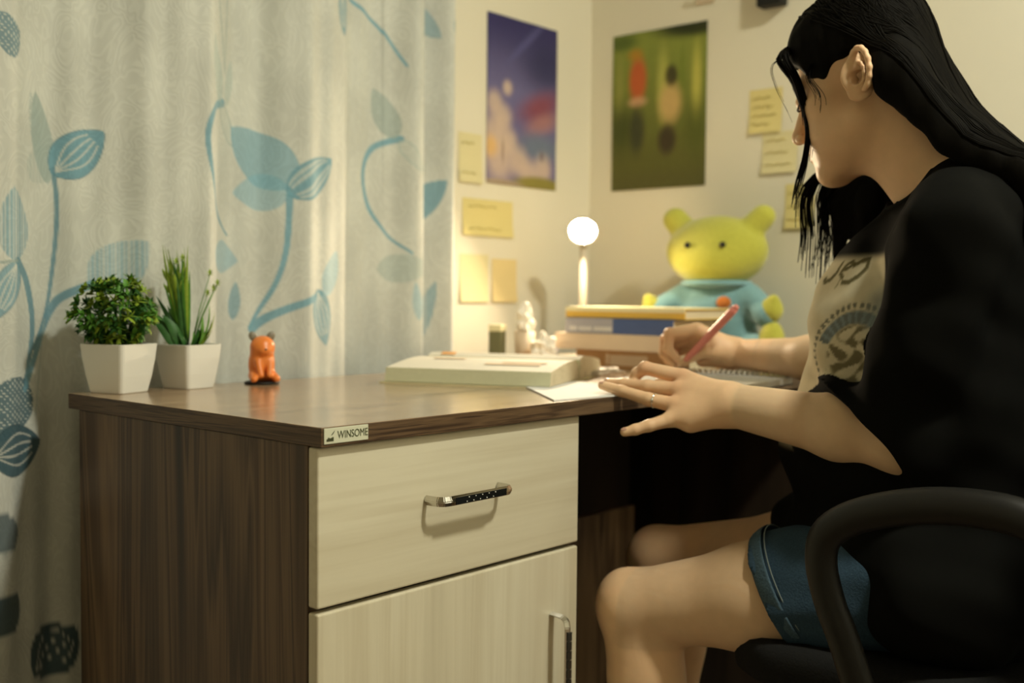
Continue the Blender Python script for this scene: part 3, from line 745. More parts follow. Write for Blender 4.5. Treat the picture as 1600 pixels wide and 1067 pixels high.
# ------------------------------------------------------------------ desk lamp
LP = at(912, 360, 2.50)
lamp = empty('desk_lamp', (LP[0], LP[1], TZ), 0, 'slim white desk lamp with a glowing oval head behind the books', 'lamp')
hz = LP[2]-TZ
MB().lathe([(.02, 0), (.058, 0), (.06, .003), (.06, .012), (.054, .017), (.014, .020)], 36).build('base', M['lamp_white'], lamp)
MB().tube([(0, 0, .018), (0, 0, .12), (0, 0, hz-.028)], .0088, 16).build('pole', M['lamp_white'], lamp)
ldir = Vector((-.72, -.50, -.52)).normalized(); lq = ldir.to_track_quat('Z', 'Y').to_matrix().to_4x4(); lM = Matrix.Translation(Vector((0, 0, hz))+Vector((ldir.x, ldir.y, 0))*.036) @ lq
MB().tube([(0, 0, hz-.032), (0, 0, hz-.010), tuple(lM @ Vector((0, 0, -.016)))], .0065, 12).build('neck', M['lamp_white'], lamp)
MB().lathe([(.004, -.020), (.018, -.018), (.0265, -.011), (.0310, -.001), (.0318, .009), (.0306, .009), (.0300, .002)], 36, lM, False).build('shade', M['lamp_white'], lamp)
MB().lathe([(.0299, .0015), (.027, .0030), (.020, .0042), (.010, .0048), (.001, .0050)], 36, lM).build('diffuser', M['lamp_glow'], lamp)

# ------------------------------------------------------------------ plain plush toy (generic)
PUS = 1.13
pu = empty('plush_toy', (1.338, .285, TZ), math.radians(100), 'yellow-green plush toy with round ears and a blue suit slumped against the wall', 'plush toy')
# forward is +Y in its own frame
pu.scale = (PUS*1.05, PUS*.9, PUS)
sdf_obj('head', [ell_((0, 0, .225), (.098, .070, .070), .02), ell_((0, .030, .205), (.066, .048, .042), .02), cone_((-.066, 0, .268), (-.086, -.004, .290), .026, .024, .008), cone_((.066, 0, .268), (.086, -.004, .290), .026, .024, .008)], .004, M['plush_green'], pu)
sdf_obj('body', [ell_((0, -.005, .095), (.078, .058, .085), .02), cone_((-.06, .0, .135), (-.105, .030, .105), .030, .026, .015), cone_((.06, .0, .135), (.105, .030, .105), .030, .026, .015),
    cone_((-.045, .0, .04), (-.095, .028, .036), .036, .030, .02), cone_((.045, .0, .04), (.095, .028, .036), .036, .030, .02)], .004, M['plush_blue'], pu)
for s_ in (-1, 1):
    sdf_obj('paw', [ell_((s_*.116, .034, .112), (.022, .022, .024)), cone_((s_*.116, .034, .115), (s_*.122, .042, .132), .011, .009, .01)], .003, M['plush_green'], pu)
    sdf_obj('foot', [ell_((s_*.118, .034, .050), (.024, .026, .042)), ell_((s_*.120, .036, .018), (.026, .026, .017), .015)], .003, M['plush_green'], pu)
    MB().ell((s_*.034, .0725, .235), (.006, .004, .006), None, 12).build('eye', M['black_matte'], pu)
MB().lathe([(.040, .153), (.066, .158), (.068, .166), (.040, .172)], 28).build('collar', M['plush_blue'], pu)
MB().ell((-.032, .052, .125), (.014, .005, .012), None, 14).build('badge', M['plush_badge'], pu)

# ------------------------------------------------------------------ spiral notebook, loose papers, pen
na = math.radians(7)
nb = empty('spiral_notebook', (.962, .150, TZ), na, 'open spiral notebook with white ruled pages under the writing hand', 'notebook')
NW, NL, NT = .235, .235, .0125                                   # pages extend to -x, the coil runs along -y
MB().box((-NW, -NL, 0), (.004, 0, .0012), .0004).build('back_cover', M['black_matte'], nb)
MB().box((-NW+.002, -NL+.002, .0013), (-.004, -.002, NT), .0006).build('page_block', M['paper_cool'], nb)
M['rule'] = plain('page rule', (.30, .36, .42), .8)
b = MB()
for k in range(12):
    x_ = -NW+.018+k*.0195; b.box((x_, -NL+.006, NT-.0003), (x_+.0016, -.006, NT+.0002))
b.build('ruling', M['rule'], nb)
b = MB()
for k in range(22): b.box((-.016, -NL+.0062+k*.0102, NT), (-.0055, -NL+.0098+k*.0102, NT+.0003))
tag(b.build('binding_holes', M['black_matte'], nb), kind='stuff')
ringme = MB(); R_ = .0095
ringme.tube([(R_*math.cos(a)-.002, 0, R_*math.sin(a)) for a in np.linspace(0, 2*PI, 15)[:-1]], .0015, 6, closed=True)
ring0 = ringme.build('coil_ring', M['wire'], nb)
for k in range(22):
    o = ring0 if k == 0 else ring0.copy()
    if k: COL.objects.link(o)
    o.location = (0, -NL+.008+k*.0102, .0098)
def sheet(name, pts, z, mat, label, thick=.0006, n=1):
    b = MB(); b.prism([(p[0], p[1]) for p in pts], z, z+thick); o = b.build(name, mat); return tag(o, label, 'paper')
sheet('loose_paper', [(.435, .012), (.700, -.018), (.735, .20), (.60, .215)], TZ+.0002, M['paper_cool'], 'loose white paper sheet at the desk edge under the ringed hand', .0025)
pt = at(1064, 571, 2.030); pe = at(1152, 478, 1.945)
pn = empty('pen', (0, 0, 0), 0, 'thick pink pen held upright in the writing hand', 'pen')
ptv, pev = Vector(pt), Vector(pe); ax_ = (pev-ptv)
MB().tube([ptv+ax_*.06, ptv+ax_*.14, ptv+ax_*.5, ptv+ax_*.9, ptv+ax_*.97], [.0040, .0066, .0072, .0074, .0066], 14).build('barrel', M['pen_pink'], pn)
MB().tube([ptv, ptv+ax_*.025, ptv+ax_*.062], [.0006, .0016, .0034], 12).build('nib', M['chrome'], pn)
MB().tube([ptv+ax_*.97, ptv+ax_*1.0], [.0066, .0040], 12).build('cap_end', M['pen_pink'], pn)

# ------------------------------------------------------------------ small things on the desk
cb = MB(); rnd = random.Random(9); pts = []
for k in range(64):
    a = k*.62; r = .014+.011*math.sin(k*.37)+.004*rnd.random()
    pts.append((r*1.7*math.cos(a), r*math.sin(a), .004+.010*(.5+.5*math.sin(k*.9))))
cb.tube(pts, .0019, 6)
o = cb.build('cable_coil', M['cable_white']); o.location = (.905, .262, TZ); tag(o, 'small tangle of white cable beside the open book', 'cable')
bx_ = empty('small_box', (.945, .585, TZ), math.radians(25), 'small olive green box standing near the curtain edge', 'box')
MB().box((-.018, -.014, 0), (.018, .014, .088), .002).build('body', M['olive_box'], bx_)
MB().box((-.0185, -.0145, .075), (.0185, .0145, .090), .002).build('lid', M['cover_pale'], bx_)
def crumple(name, loc, r, label, cat, mat, seed, sz=1.2):
    rn = random.Random(seed); t = bmesh.new(); bmesh.ops.create_icosphere(t, subdivisions=3, radius=1)
    for v in t.verts:
        n_ = 1+.28*math.sin(v.co.x*5+seed)*math.cos(v.co.y*6+seed*2)+.18*math.sin(v.co.z*9+v.co.x*4)+rn.uniform(-.07, .07)
        v.co = Vector((v.co.x*r*n_, v.co.y*r*n_*.85, max(-r*sz*.9, v.co.z*r*sz*n_)+r*sz*.9))
    b = MB(); b.merge(t); o = b.build(name, M[mat]); o.location = loc; return tag(o, label, cat)
cup = empty('small_cup', (1.005, .560, TZ), 0, 'small cream cup with white tissue in front of the left wall', 'cup')
MB().lathe([(.016, 0), (.019, .001), (.023, .075), (.0215, .075), (.018, .01)], 24).build('cup_body', M['cover_cream'], cup)
crumple('tissue', (1.005, .560, TZ+.058), .020, 'white crumpled tissue sticking out of the cream cup', 'tissue', 'tissue', 1, 1.9)
crumple('paper_ball', (1.000, .500, TZ), .027, 'crumpled white paper ball on the desk beside the book stack', 'paper', 'tissue', 4, 1.35)
jar = empty('small_jar', (1.075, .545, TZ), 0, 'small pale glass jar with white lid next to the stack', 'jar')
MB().lathe([(.014, 0), (.018, .002), (.018, .035), (.014, .042), (.005, .0425)], 24).build('jar_body', M['cover_silver'], jar)
MB().lathe([(.004, .043), (.016, .043), (.016, .055), (.004, .056)], 24).build('lid', M['tissue'], jar)

# ------------------------------------------------------------------ posters and notes on the walls
def blobc(C, U, V, u, v, ru, rv, col, a=.9, soft=.6, ang=0):
    c, s_ = math.cos(ang), math.sin(ang); x = (U-u)*c+(V-v)*s_; y = -(U-u)*s_+(V-v)*c
    d = np.sqrt((x/ru)**2+(y/rv)**2); al = a*sstep(1, 1-soft, d); C[:] = C*(1-al[..., None])+np.array(col)*al[..., None]
def poster(name, corner, du, w_, h_, painter, label, wallside):
    nu, nv = 90, 130
    U, V = np.meshgrid(np.linspace(0, 1, nu), np.linspace(0, 1, nv), indexing='ij')   # V=0 top
    C = np.zeros(U.shape+(3,)); painter(C, U, V)
    P = np.array(corner)+U[..., None]*w_*np.array(du)+np.stack([0*U, 0*U, -V*h_], -1)
    wv_ = .0012*np.sin(U*7+V*3); nrm = np.array((-du[1], du[0], 0)) if wallside == 'r' else np.array((du[1], -du[0], 0))
    me = grid_mesh(name, P+nrm*(.0015+np.abs(wv_))[..., None], np.clip(C, 0, 1), wallside != 'r')
    o = link(name, me, M['poster']); md = o.modifiers.new('paper', 'SOLIDIFY'); md.thickness = .0005; md.offset = -1
    return tag(o, label, 'poster')
def sky_art(C, U, V):
    g = V[..., None]
    C[:] = np.array(srgb(52, 48, 98))*(1-sstep(0, .5, g))+np.array(srgb(110, 105, 150))*sstep(0, .5, g)
    blobc(C, U, V, .85, .25, .6, .25, srgb(38, 40, 80), .7, .9); blobc(C, U, V, .75, .50, .5, .14, srgb(140, 70, 80), .85, .9, -.2); blobc(C, U, V, .8, .60, .4, .1, srgb(190, 130, 110), .6, .9, -.2)
    blobc(C, U, V, .75, .75, .5, .13, srgb(112, 124, 145), .9, .8); blobc(C, U, V, .55, .12, .5, .05, srgb(95, 95, 150), .5, .9, -.5)
    for u, v, r in ((.1, .52, .16), (.22, .60, .18), (.1, .70, .25), (.3, .74, .18), (.18, .85, .3), (.45, .85, .2), (.28, .42, .1), (.8, .88, .2), (.6, .92, .2)): blobc(C, U, V, u, v, r, r*.7, srgb(215, 190, 170), .75, .8)
    blobc(C, U, V, .05, .78, .15, .1, srgb(225, 180, 110), .8, .8); blobc(C, U, V, .75, .98, .5, .07, srgb(140, 130, 55), .95, .5); blobc(C, U, V, .2, .99, .4, .03, srgb(170, 150, 125), .9, .5)
    blobc(C, U, V, .22, .80, .03, .12, srgb(130, 105, 90), .6, .8); blobc(C, U, V, .78, .80, .04, .05, srgb(90, 75, 85), .7, .8)
def forest_art(C, U, V):
    g = V[..., None]
    C[:] = np.array(srgb(132, 142, 62))*(1-sstep(.1, .9, g))+np.array(srgb(92, 92, 42))*sstep(.1, .9, g)
    for u, r, c in ((.08, .07, (150, 150, 75)), (.55, .10, (190, 186, 95)), (.9, .08, (205, 198, 95)), (.75, .05, (110, 125, 45)), (.3, .06, (140, 140, 60))): blobc(C, U, V, u, .35, r, .35, srgb(*c), .75, .9)
    blobc(C, U, V, .9, .0, .6, .11, srgb(35, 42, 20), .95, .6); blobc(C, U, V, .1, .05, .25, .08, srgb(70, 90, 35), .8, .8)
    blobc(C, U, V, .1, .6, .25, .25, srgb(62, 70, 30), .8, .9); blobc(C, U, V, .9, .65, .2, .25, srgb(80, 88, 32), .7, .9)
    blobc(C, U, V, .28, .30, .13, .20, srgb(198, 92, 52), .9, .6); blobc(C, U, V, .25, .14, .12, .06, srgb(180, 130, 40), .8, .8); blobc(C, U, V, .28, .44, .15, .05, srgb(215, 170, 130), .8, .8)
    blobc(C, U, V, .28, .62, .12, .22, srgb(58, 60, 42), .85, .7); blobc(C, U, V, .63, .47, .17, .18, srgb(205, 172, 112), .9, .7); blobc(C, U, V, .64, .30, .09, .09, srgb(52, 40, 30), .85, .6)
    blobc(C, U, V, .60, .70, .13, .13, srgb(62, 50, 36), .9, .6); blobc(C, U, V, .5, .97, 1.2, .12, srgb(86, 84, 44), .7, .8)
p_ = on(762.3, 14.8, 'y', YW)
poster('art_poster', (1.050, YW, 1.5456), (1, 0, 0), .250, .387, sky_art, 'poster with a blue and violet cloudy sky print on the curtain wall', 'l')
poster('art_poster', (XW, .650, 1.5465), (0, -1, 0), .270, .382, forest_art, 'green woodland coloured poster with red and cream shapes on the right wall', 'l')
def note(u0, v0, u1, v1, wall, mat, label, lines=3, tilt=0.0):
    a = on(u0, v0, *wall); c = on(u1, v1, *wall); t = empty('sticky_note', (a+c)/2, 0, label, 'sticky note', 'sticky notes on the walls')
    du = Vector((1, 0, 0)) if wall[0] == 'y' else Vector((0, -1, 0)); nr = Vector((0, -1, 0)) if wall[0] == 'y' else Vector((-1, 0, 0))
    w_ = abs((Vector(c)-Vector(a)).dot(du)); h_ = abs(a[2]-c[2]); b = MB(); n = 6; rows = []
    du2 = du*math.cos(tilt)+Vector((0, 0, 1))*math.sin(tilt); dz = Vector((0, 0, 1))*math.cos(tilt)-du*math.sin(tilt)
    for k in range(n+1):
        f = k/n; lift = .0008+.010*max(0, f-.3)**2
        rows.append([b.bm.verts.new(du2*x*w_/2+dz*(h_/2-h_*f)+nr*(lift)) for x in (-1, 1)])
    for A, B in zip(rows, rows[1:]): b.bm.faces.new((A[0], A[1], B[1], B[0]))
    o = b.build('note_paper', mat, t); md = o.modifiers.new('paper', 'SOLIDIFY'); md.thickness = .0003
    b = MB()
    for k in range(lines):
        f = .2+.6*k/max(1, lines-1); lift = .0022+.010*max(0, f-.3)**2
        q = [du2*x*w_*.38+dz*(h_/2-h_*f+.0022*math.sin(9*x+k))+nr*lift for x in np.linspace(-1, .4+.5*((k*7) % 3)/2, 9)]
        b.tube(q, .0011, 4)
    if lines: tag(b.build('handwriting', M['note_ink'], t), kind='stuff')
WL = ('y', YW); WR = ('x', XW)
note(716, 205, 752, 288, WL, M['note_pale'], 'pale yellow note between the curtain and the sky poster', 2)
note(722, 308, 800, 372, WL, M['note_yellow'], 'wide yellow note directly beneath the sky poster', 2)
note(768, 404, 806, 472, WL, M['note_orange'], 'small orange-yellow note low on the wall beside the desk lamp', 0)
note(718, 396, 762, 472, WL, M['note_pale'], 'blank cream note low on the wall next to the curtain edge', 0)
note(1172, 142, 1222, 205, WR, M['note_yellow'], 'yellow note with ruled writing, highest beside the woodland poster', 4)
note(1192, 208, 1246, 268, WR, M['note_pale'], 'pale yellow note just below the highest note on the right wall', 3)
note(1228, 288, 1272, 356, WR, M['note_yellow'], 'yellow note behind the hanging hair above the plush toy', 3)
q0 = on(1184, 12, 'x', XW-.03)
bx2 = empty('wall_box', (XW, q0[1]-.028, q0[2]), 0, 'black plastic box mounted high on the right wall', 'box')
MB().box((-.036, -.030, 0), (0, .030, .11), .004).build('casing', M['black_matte'], bx2)
MB().box((-.0375, -.020, .03), (-.036, .020, .09), .0005).build('front_grille', M['chair_plastic'], bx2)
q1 = on(1100, 4, 'x', XW-.01)
cx_ = empty('wall_hook', (XW, q1[1], q1[2]), 0, 'small cream adhesive hook high on the right wall', 'hook')
MB().box((-.006, -.025, 0), (0, .025, .06), .003).build('backplate', M['cover_cream'], cx_)
MB().tube([(-.006, 0, .03), (-.022, 0, .022), (-.03, 0, .030), (-.03, 0, .04)], .004, 8).build('hook', M['cover_cream'], cx_)

# ------------------------------------------------------------------ office chair
CX, CY = .775, -.43
ch = empty('office_chair', (CX, CY, 0), 0, 'black office chair with curved loop armrests under the seated person', 'chair')
sp = [(-.235, -.20), (-.20, -.235), (.20, -.235), (.235, -.20), (.245, .16), (.20, .225), (-.20, .225), (-.245, .16)]
MB().prism(sp, .375, .435, None, .018).build('seat', M['chair_fabric'], ch, True)
b = MB(); rows = []
for i in range(9):
    z = .50+.52*i/8; row = []
    for j in range(9):
        x = -.22+.44*j/8; k = 1-.25*abs(2*(i/8)-1)**3
        row.append((x*k, -.300+.05*(x/.22)**2-.06*(i/8)-.02*math.sin(PI*i/8), z))
    rows.append(row)
for off, rev in ((0, False), (-.035, True)):
    vs = [[b.bm.verts.new((p[0], p[1]+off, p[2])) for p in r] for r in rows]
    for A, B in zip(vs, vs[1:]):
        for j in range(8): b.bm.faces.new((A[j], A[j+1], B[j+1], B[j]))
    if not rev: v0 = vs
    else:
        per = lambda V: V[0]+[r[-1] for r in V[1:]]+V[-1][-2::-1]+[r[0] for r in V[-2:0:-1]]
        pa, pb = per(v0), per(vs)
        for j in range(len(pa)): b.bm.faces.new((pa[j], pa[(j+1) % len(pa)], pb[(j+1) % len(pa)], pb[j]))
b.build('backrest', M['chair_fabric'], ch, True)
MB().tube([(0, -.12, .37), (0, -.30, .36), (0, -.36, .42), (0, -.385, .60), (0, -.40, .75)], [.022]*5, 8, True, .4).build('back_support', M['chair_plastic'], ch)
arm_px = [(1352, 1060), (1318, 1000), (1296, 940), (1283, 880), (1290, 838), (1325, 812), (1380, 797), (1450, 790), (1530, 795), (1600, 812)]
for sx in (-1, 1):
    q = [on(u, v, 'x', CX-.315) for u, v in arm_px]
    q = [(sx*.315, p[1]-CY, p[2]) for p in q]
    q = [(sx*.20, q[0][1]-.01, .368), (sx*.27, q[0][1]-.012, .372), (sx*.308, q[0][1]-.004, .40)] + q[1:] + [(sx*.315, q[-1][1]-.035, q[-1][2]-.02), (sx*.312, q[-1][1]-.055, q[-1][2]-.07), (sx*.30, q[-1][1]-.045, .50), (sx*.285, q[-1][1]+.01, .41), (sx*.20, q[-1][1]+.03, .368)]
    n_ = len(q); qq = []
    for i in range(n_-1):                                        # catmull-rom smoothing
        p0, p1, p2, p3 = [np.array(q[max(0, min(n_-1, i+k))]) for k in (-1, 0, 1, 2)]
        for t in np.linspace(0, 1, 5)[:-1]: qq.append(.5*(2*p1+(-p0+p2)*t+(2*p0-5*p1+4*p2-p3)*t*t+(-p0+3*p1-3*p2+p3)*t**3))
    qq.append(np.array(q[-1]))
    MB().tube(qq, .0175, 12, True, 1.25, (0, 0, 1)).build('armrest', M['chair_plastic'], ch)
MB().box((-.10, -.12, .345), (.10, .12, .3745), .008).build('seat_plate', M['chair_plastic'], ch)
MB().lathe([(.028, .10), (.028, .24), (.018, .24), (.018, .345)], 20).build('gas_column', M['chair_plastic'], ch)
for k in range(5):
    a = 2*PI*k/5+.3; d_ = Vector((math.cos(a), math.sin(a), 0))
    lg = MB().tube([d_*.01+Vector((0, 0, .115)), d_*.15+Vector((0, 0, .10)), d_*.285+Vector((0, 0, .075))], [.030, .026, .018], 10, True, .75).build('base_leg', M['chair_plastic'], ch)
    c_ = d_*.285; t_ = Vector((-d_.y, d_.x, 0))
    b = MB()
    for s_ in (-1, 1): b.cyl(c_+t_*s_*.006+Vector((0, 0, .027)), c_+t_*s_*.022+Vector((0, 0, .027)), .027, None, 18)
    b.cyl(c_+Vector((0, 0, .03)), c_+Vector((0, 0, .075)), .007, None, 10)
    b.build('caster', M['chair_plastic'], lg)

# ------------------------------------------------------------------ the seated person
person = empty('person', (.775, -.43, 0), 0, 'seated person with long black hair in black t-shirt and denim shorts writing at the desk', 'person')
HP = np.array((.735, -.332, 1.200)); HPITCH = math.radians(15); HS = 1.05
HR = np.array(Matrix.Rotation(-HPITCH, 3, 'X')) @ np.array(Matrix.Rotation(math.radians(0), 3, 'Z'))
def H(x, y, z): return HP+HR@(np.array((x, y, z))*HS)
def he(c, r, k=.012, Rl=None):
    R_ = HR if Rl is None else HR@Rl
    return ell_(H(*c), np.array(r)*HS, k, R_)
def hc(a, b, r1, r2, k=.012): return cone_(H(*a), H(*b), r1*HS, r2*HS, k)
head = [he((0, .002, .058), (.073, .085, .080)), he((0, .042, .050), (.062, .052, .056), .02), he((0, .050, -.010), (.060, .050, .068), .02)]
for s in (-1, 1):
    head += [he((s*.042, .062, -.006), (.022, .026, .020), .015), he((s*.037, .054, -.045), (.027, .036, .032), .02), hc((s*.050, .012, -.042), (s*.018, .082, -.088), .017, .017, .03)]
head += [he((0, .045, -.060), (.048, .050, .034), .02), he((0, .090, -.089), (.021, .016, .016), .015), he((0, .086, -.055), (.030, .022, .026), .015)]
for s in (-1, 1):
    head += [sub_(he((s*.033, .116, .016), (.019, .016, .012), .014)), he((s*.031, .088, .013), (.016, .014, .012), .004), hc((s*.014, .099, .032), (s*.047, .084, .034), .007, .006, .012)]
head += [hc((0, .098, .024), (0, .121, -.018), .0075, .0095, .010), he((0, .1235, -.024), (.0105, .010, .0095), .006)]
for s in (-1, 1): head += [he((s*.0115, .1155, -.029), (.0072, .0085, .0066), .004), sub_(he((s*.0062, .1215, -.0345), (.003, .0035, .0035), .002))]
LIPU = he((0, .1050, -.0525), (.021, .0085, .0052), .004); LIPD = he((0, .1030, -.0635), (.019, .0085, .0062), .004)
head += [LIPU, LIPD, sub_(he((0, .1145, -.0578), (.026, .0075, .0013), .002))]
def ear(s):
    """rim, fold, bowl and lobe of an ear on side s"""
    o_ = np.array((s*.0745, -.006, .004)); ax_n = np.array((s*.90, -.42, 0)); ax_n /= np.linalg.norm(ax_n)
    back = np.array((-s*ax_n[1]*s, 0, 0)); back = np.array((s*.42, .90*-1, 0)); back /= np.linalg.norm(back)    # towards the back of the head, along the ear plate
    ti = math.radians(10); up = np.array((0, 0, 1.))*math.cos(ti)+back*math.sin(ti); bk_ = back*math.cos(ti)-np.array((0, 0, 1.))*math.sin(ti)
    def E(b_, u, n_): return tuple(o_+bk_*b_+up*u+ax_n*n_)
    Rl = np.stack([ax_n, bk_, up], 1)
    P_ = [he(E(.006, .004, .0055), (.0062, .0155, .0260), .005, Rl), he(E(.002, -.021, .0075), (.0050, .0095, .0125), .006, Rl)]
    ang = np.radians(np.linspace(215, -75, 13)); rim = [(.006+.0170*math.cos(a), .006+.0275*math.sin(a)) for a in ang]
    rim = [(-.004, -.002)]+rim
    for (b0, u0), (b1, u1) in zip(rim, rim[1:]): P_.append(hc(E(b0, u0, .0120), E(b1, u1, .0120), .0034, .0034, .0045))
    P_.append(sub_(he(E(.0055, .008, .0150), (.0075, .0125, .0200), .003, Rl))); P_.append(sub_(he(E(.001, -.003, .0110), (.0110, .0065, .0095), .003, Rl)))
    ang = np.radians(np.linspace(120, -60, 7)); fold_ = [(.003+.0100*math.cos(a), .001+.0160*math.sin(a)) for a in ang]
    for (b0, u0), (b1, u1) in zip(fold_, fold_[1:]): P_.append(hc(E(b0, u0, .0085), E(b1, u1, .0085), .0024, .0024, .0025))
    P_.append(he(E(-.0075, -.004, .0085), (.0045, .0036, .0055), .003, Rl)); P_.append(hc(E(-.004, -.016, .0065), E(.004, -.018, .0065), .0035, .003, .003))
    return P_
ears = ear(-1)+ear(1)
NB = np.array((.757, -.455, 1.045))
neck = [cone_(H(0, -.030, .0), NB, .053, .055, .02), cone_(H(0, .015, -.050), NB+(0, .040, -.02), .036, .040, .04), cone_(H(0, -.010, -.035), NB+(0, .010, 0), .052, .052, .03), cone_(NB+(0, -.02, .02), (.625, -.49, 1.000), .042, .046, .04), cone_(NB+(0, -.02, .02), (.90, -.48, 1.000), .042, .046, .04)]
LS = np.array((.612, -.487, .978)); RS = np.array((.915, -.470, .978))
LE = at(1412, 688, 1.45); LW = at(1146, 633, 1.605); RE = at(1360, 566, 1.80); RW = at(1152, 553, 2.035)
torso = [ell_((.765, -.465, .90), (.150, .095, .14), .03), ell_((.77, -.44, .72), (.125, .095, .16), .04), ell_((.775, -.425, .525), (.165, .115, .10), .05)]
def lerp(a, b_, t): return a+(b_-a)*t
arms = [cone_(LS, LE, .050, .043, .03), cone_(LE, lerp(LE, LW, .35), .0435, .0435, .02), cone_(lerp(LE, LW, .35), LW, .0435, .0315, .02),
        cone_(RS, RE, .050, .041, .03), cone_(RE, lerp(RE, RW, .4), .041, .038, .02), cone_(lerp(RE, RW, .4), RW, .038, .0265, .02)]
def finger(js, rs, k=.004): return [cone_(at(*a), at(*b_), r1, r2, k) for a, b_, r1, r2 in zip(js, js[1:], rs, rs[1:])]
LM = dict(p=(1048, 655, 1.618), r=(1056, 633, 1.630), m=(1060, 609, 1.648), i=(1068, 589, 1.665))
lpalm = [cone_(lerp(LW, at(*v), .12), at(*v), .024, .0125 if k != 'p' else .0120, .016) for k, v in LM.items()]
lpalm += [cone_(lerp(LW, at(1100, 655, 1.61), .3), at(1080, 660, 1.615), .020, .0150, .016), cone_(LW, at(1096, 604, 1.675), .020, .014, .016)]
lring = [LM['r'], (1014, 624, 1.648), (972, 611, 1.672), (941, 602, 1.688)]
lfing = finger([LM['p'], (1014, 665, 1.612), (993, 671, 1.612), (976, 675, 1.613)], (.0108, .0088, .0080, .0066)) + finger(lring, (.0118, .0100, .0088, .0068)) \
    + finger([LM['m'], (1012, 604, 1.670), (974, 600, 1.696), (950, 598, 1.712)], (.0120, .0100, .0088, .0070)) + finger([LM['i'], (1008, 575, 1.684), (995, 584, 1.692), (990, 594, 1.694)], (.0120, .0102, .0090, .0076)) \
    + finger([(1098, 604, 1.680), (1060, 600, 1.722), (1030, 598, 1.752)], (.0135, .0110, .0085))
RM = dict(i=(1090, 515, 2.020), m=(1084, 518, 2.040), r=(1082, 528, 2.058), p=(1086, 540, 2.072))
rpalm = [cone_(lerp(RW, at(*v), .1), at(*v), .021, .0125, .014) for v in RM.values()] + [cone_(RW, at(1118, 548, 2.020), .021, .016, .014), cone_(at(1138, 560, 2.04), at(1098, 563, 2.055), .018, .013, .014)]
rfing = finger([RM['i'], (1046, 521, 2.026), (1044, 545, 2.030), (1060, 562, 2.034)], (.0122, .0100, .0088, .0070)) + finger([RM['m'], (1040, 530, 2.046), (1037, 553, 2.050), (1052, 569, 2.046)], (.0122, .0100, .0088, .0072)) \
    + finger([RM['r'], (1042, 542, 2.066), (1044, 562, 2.068), (1060, 571, 2.062)], (.0118, .0098, .0086, .0072)) + finger([RM['p'], (1050, 554, 2.080), (1056, 568, 2.080), (1072, 572, 2.072)], (.0108, .0088, .0078, .0068)) \
    + finger([(1122, 550, 2.022), (1102, 548, 2.014), (1084, 556, 2.020), (1068, 566, 2.028)], (.0150, .0118, .0098, .0076))
LHip = np.array((.665, -.400, .512)); RHip = np.array((.875, -.400, .512)); LK = at(992, 948, 1.665); RK = at(1034, 874, 1.88)
LA = LK+np.array((.01, -.045, -LK[2]+.075)); RA = RK+np.array((.01, -.045, -RK[2]+.075))
legs = []
for hp, kn, an in ((LHip, LK, LA), (RHip, RK, RA)):
    legs += [cone_(hp, lerp(hp, kn, .5), .083, .074, .03), cone_(lerp(hp, kn, .5), kn, .074, .054, .03), cone_(kn, lerp(kn, an, .32), .053, .050, .02), ell_(lerp(kn, an, .32)+np.array((0, -.018, 0)), (.048, .050, .10), .03),
             cone_(lerp(kn, an, .3), an, .046, .031, .02), ell_(kn+np.array((0, .022, .004)), (.038, .034, .045), .02), cone_(an+np.array((0, -.02, -.045)), an+np.array((0, .13, -.05)), .028, .020, .02), ell_(an+np.array((0, .13, -.055)), (.040, .045, .016), .02)]
ALL = torso+neck+arms+lpalm+lfing+rpalm+rfing+legs+head+ears
def near_prims(prims, lo, hi, m_=.05):
    out = []
    for p in prims:
        q = p[1] if p[0] == 's' else p
        if q[0] == 'c': a, b_ = np.minimum(q[1], q[2])-max(q[3], q[4]), np.maximum(q[1], q[2])+max(q[3], q[4])
        else: a, b_ = q[1]-q[2].max(), q[1]+q[2].max()
        if (a-m_ < hi).all() and (b_+m_ > lo).all(): out.append(p)
    return out
SKIN = np.array((.72, .475, .285))
def skin_tint(V):
    c = np.tile(SKIN, (len(V), 1))
    for q in (LIPU, LIPD):
        a = sstep(.0015, -.001, pdist(V, q)); c = c*(1-.75*a[:, None])+np.array(srgb(165, 82, 66))*.75*a[:, None]
    for kn in [at(*v) for v in (LM['r'], LM['m'], LM['i'], (1046, 521, 2.026), (1040, 530, 2.046), (1008, 575, 1.684))]+[LK+(0, .04, .02)]:
        a = .3*np.exp(-((V-kn)**2).sum(1)/(2*.012**2)); c = c*(1-a[:, None])+np.array(srgb(196, 112, 78))*a[:, None]
    return c
boxes = [((.62, -.60, 1.00), (.87, -.14, 1.34), .0019, head+ears+neck+torso+arms), ((.47, -.30, .66), (.74, .09, .82), .0020, arms+lpalm+lfing), ((.88, -.02, .73), (1.10, .20, .87), .0019, arms+rpalm+rfing),
         ((.82, -.30, .70), (1.12, -.02, .90), .004, arms), ((.46, -.50, .60), (.74, -.30, .80), .004, arms+torso), ((.50, -.62, .38), (1.08, -.10, 1.00), .006, torso+neck+arms+legs), ((.46, -.60, -.01), (1.00, .26, .62), .004, torso+legs)]
VV, QQ, nv = [], [], 0
for lo, hi, res, pr_ in boxes:
    pr_ = near_prims(pr_, np.array(lo), np.array(hi)); V, Q = surface_nets(lambda q: sdf(q, pr_), lo, hi, res)
    VV.append(V); QQ.append(Q+nv); nv += len(V)
V = np.concatenate(VV); Q = np.concatenate(QQ)
link('body', np_mesh('body', V, Q, skin_tint(V)), M['skin'], person, world=True)
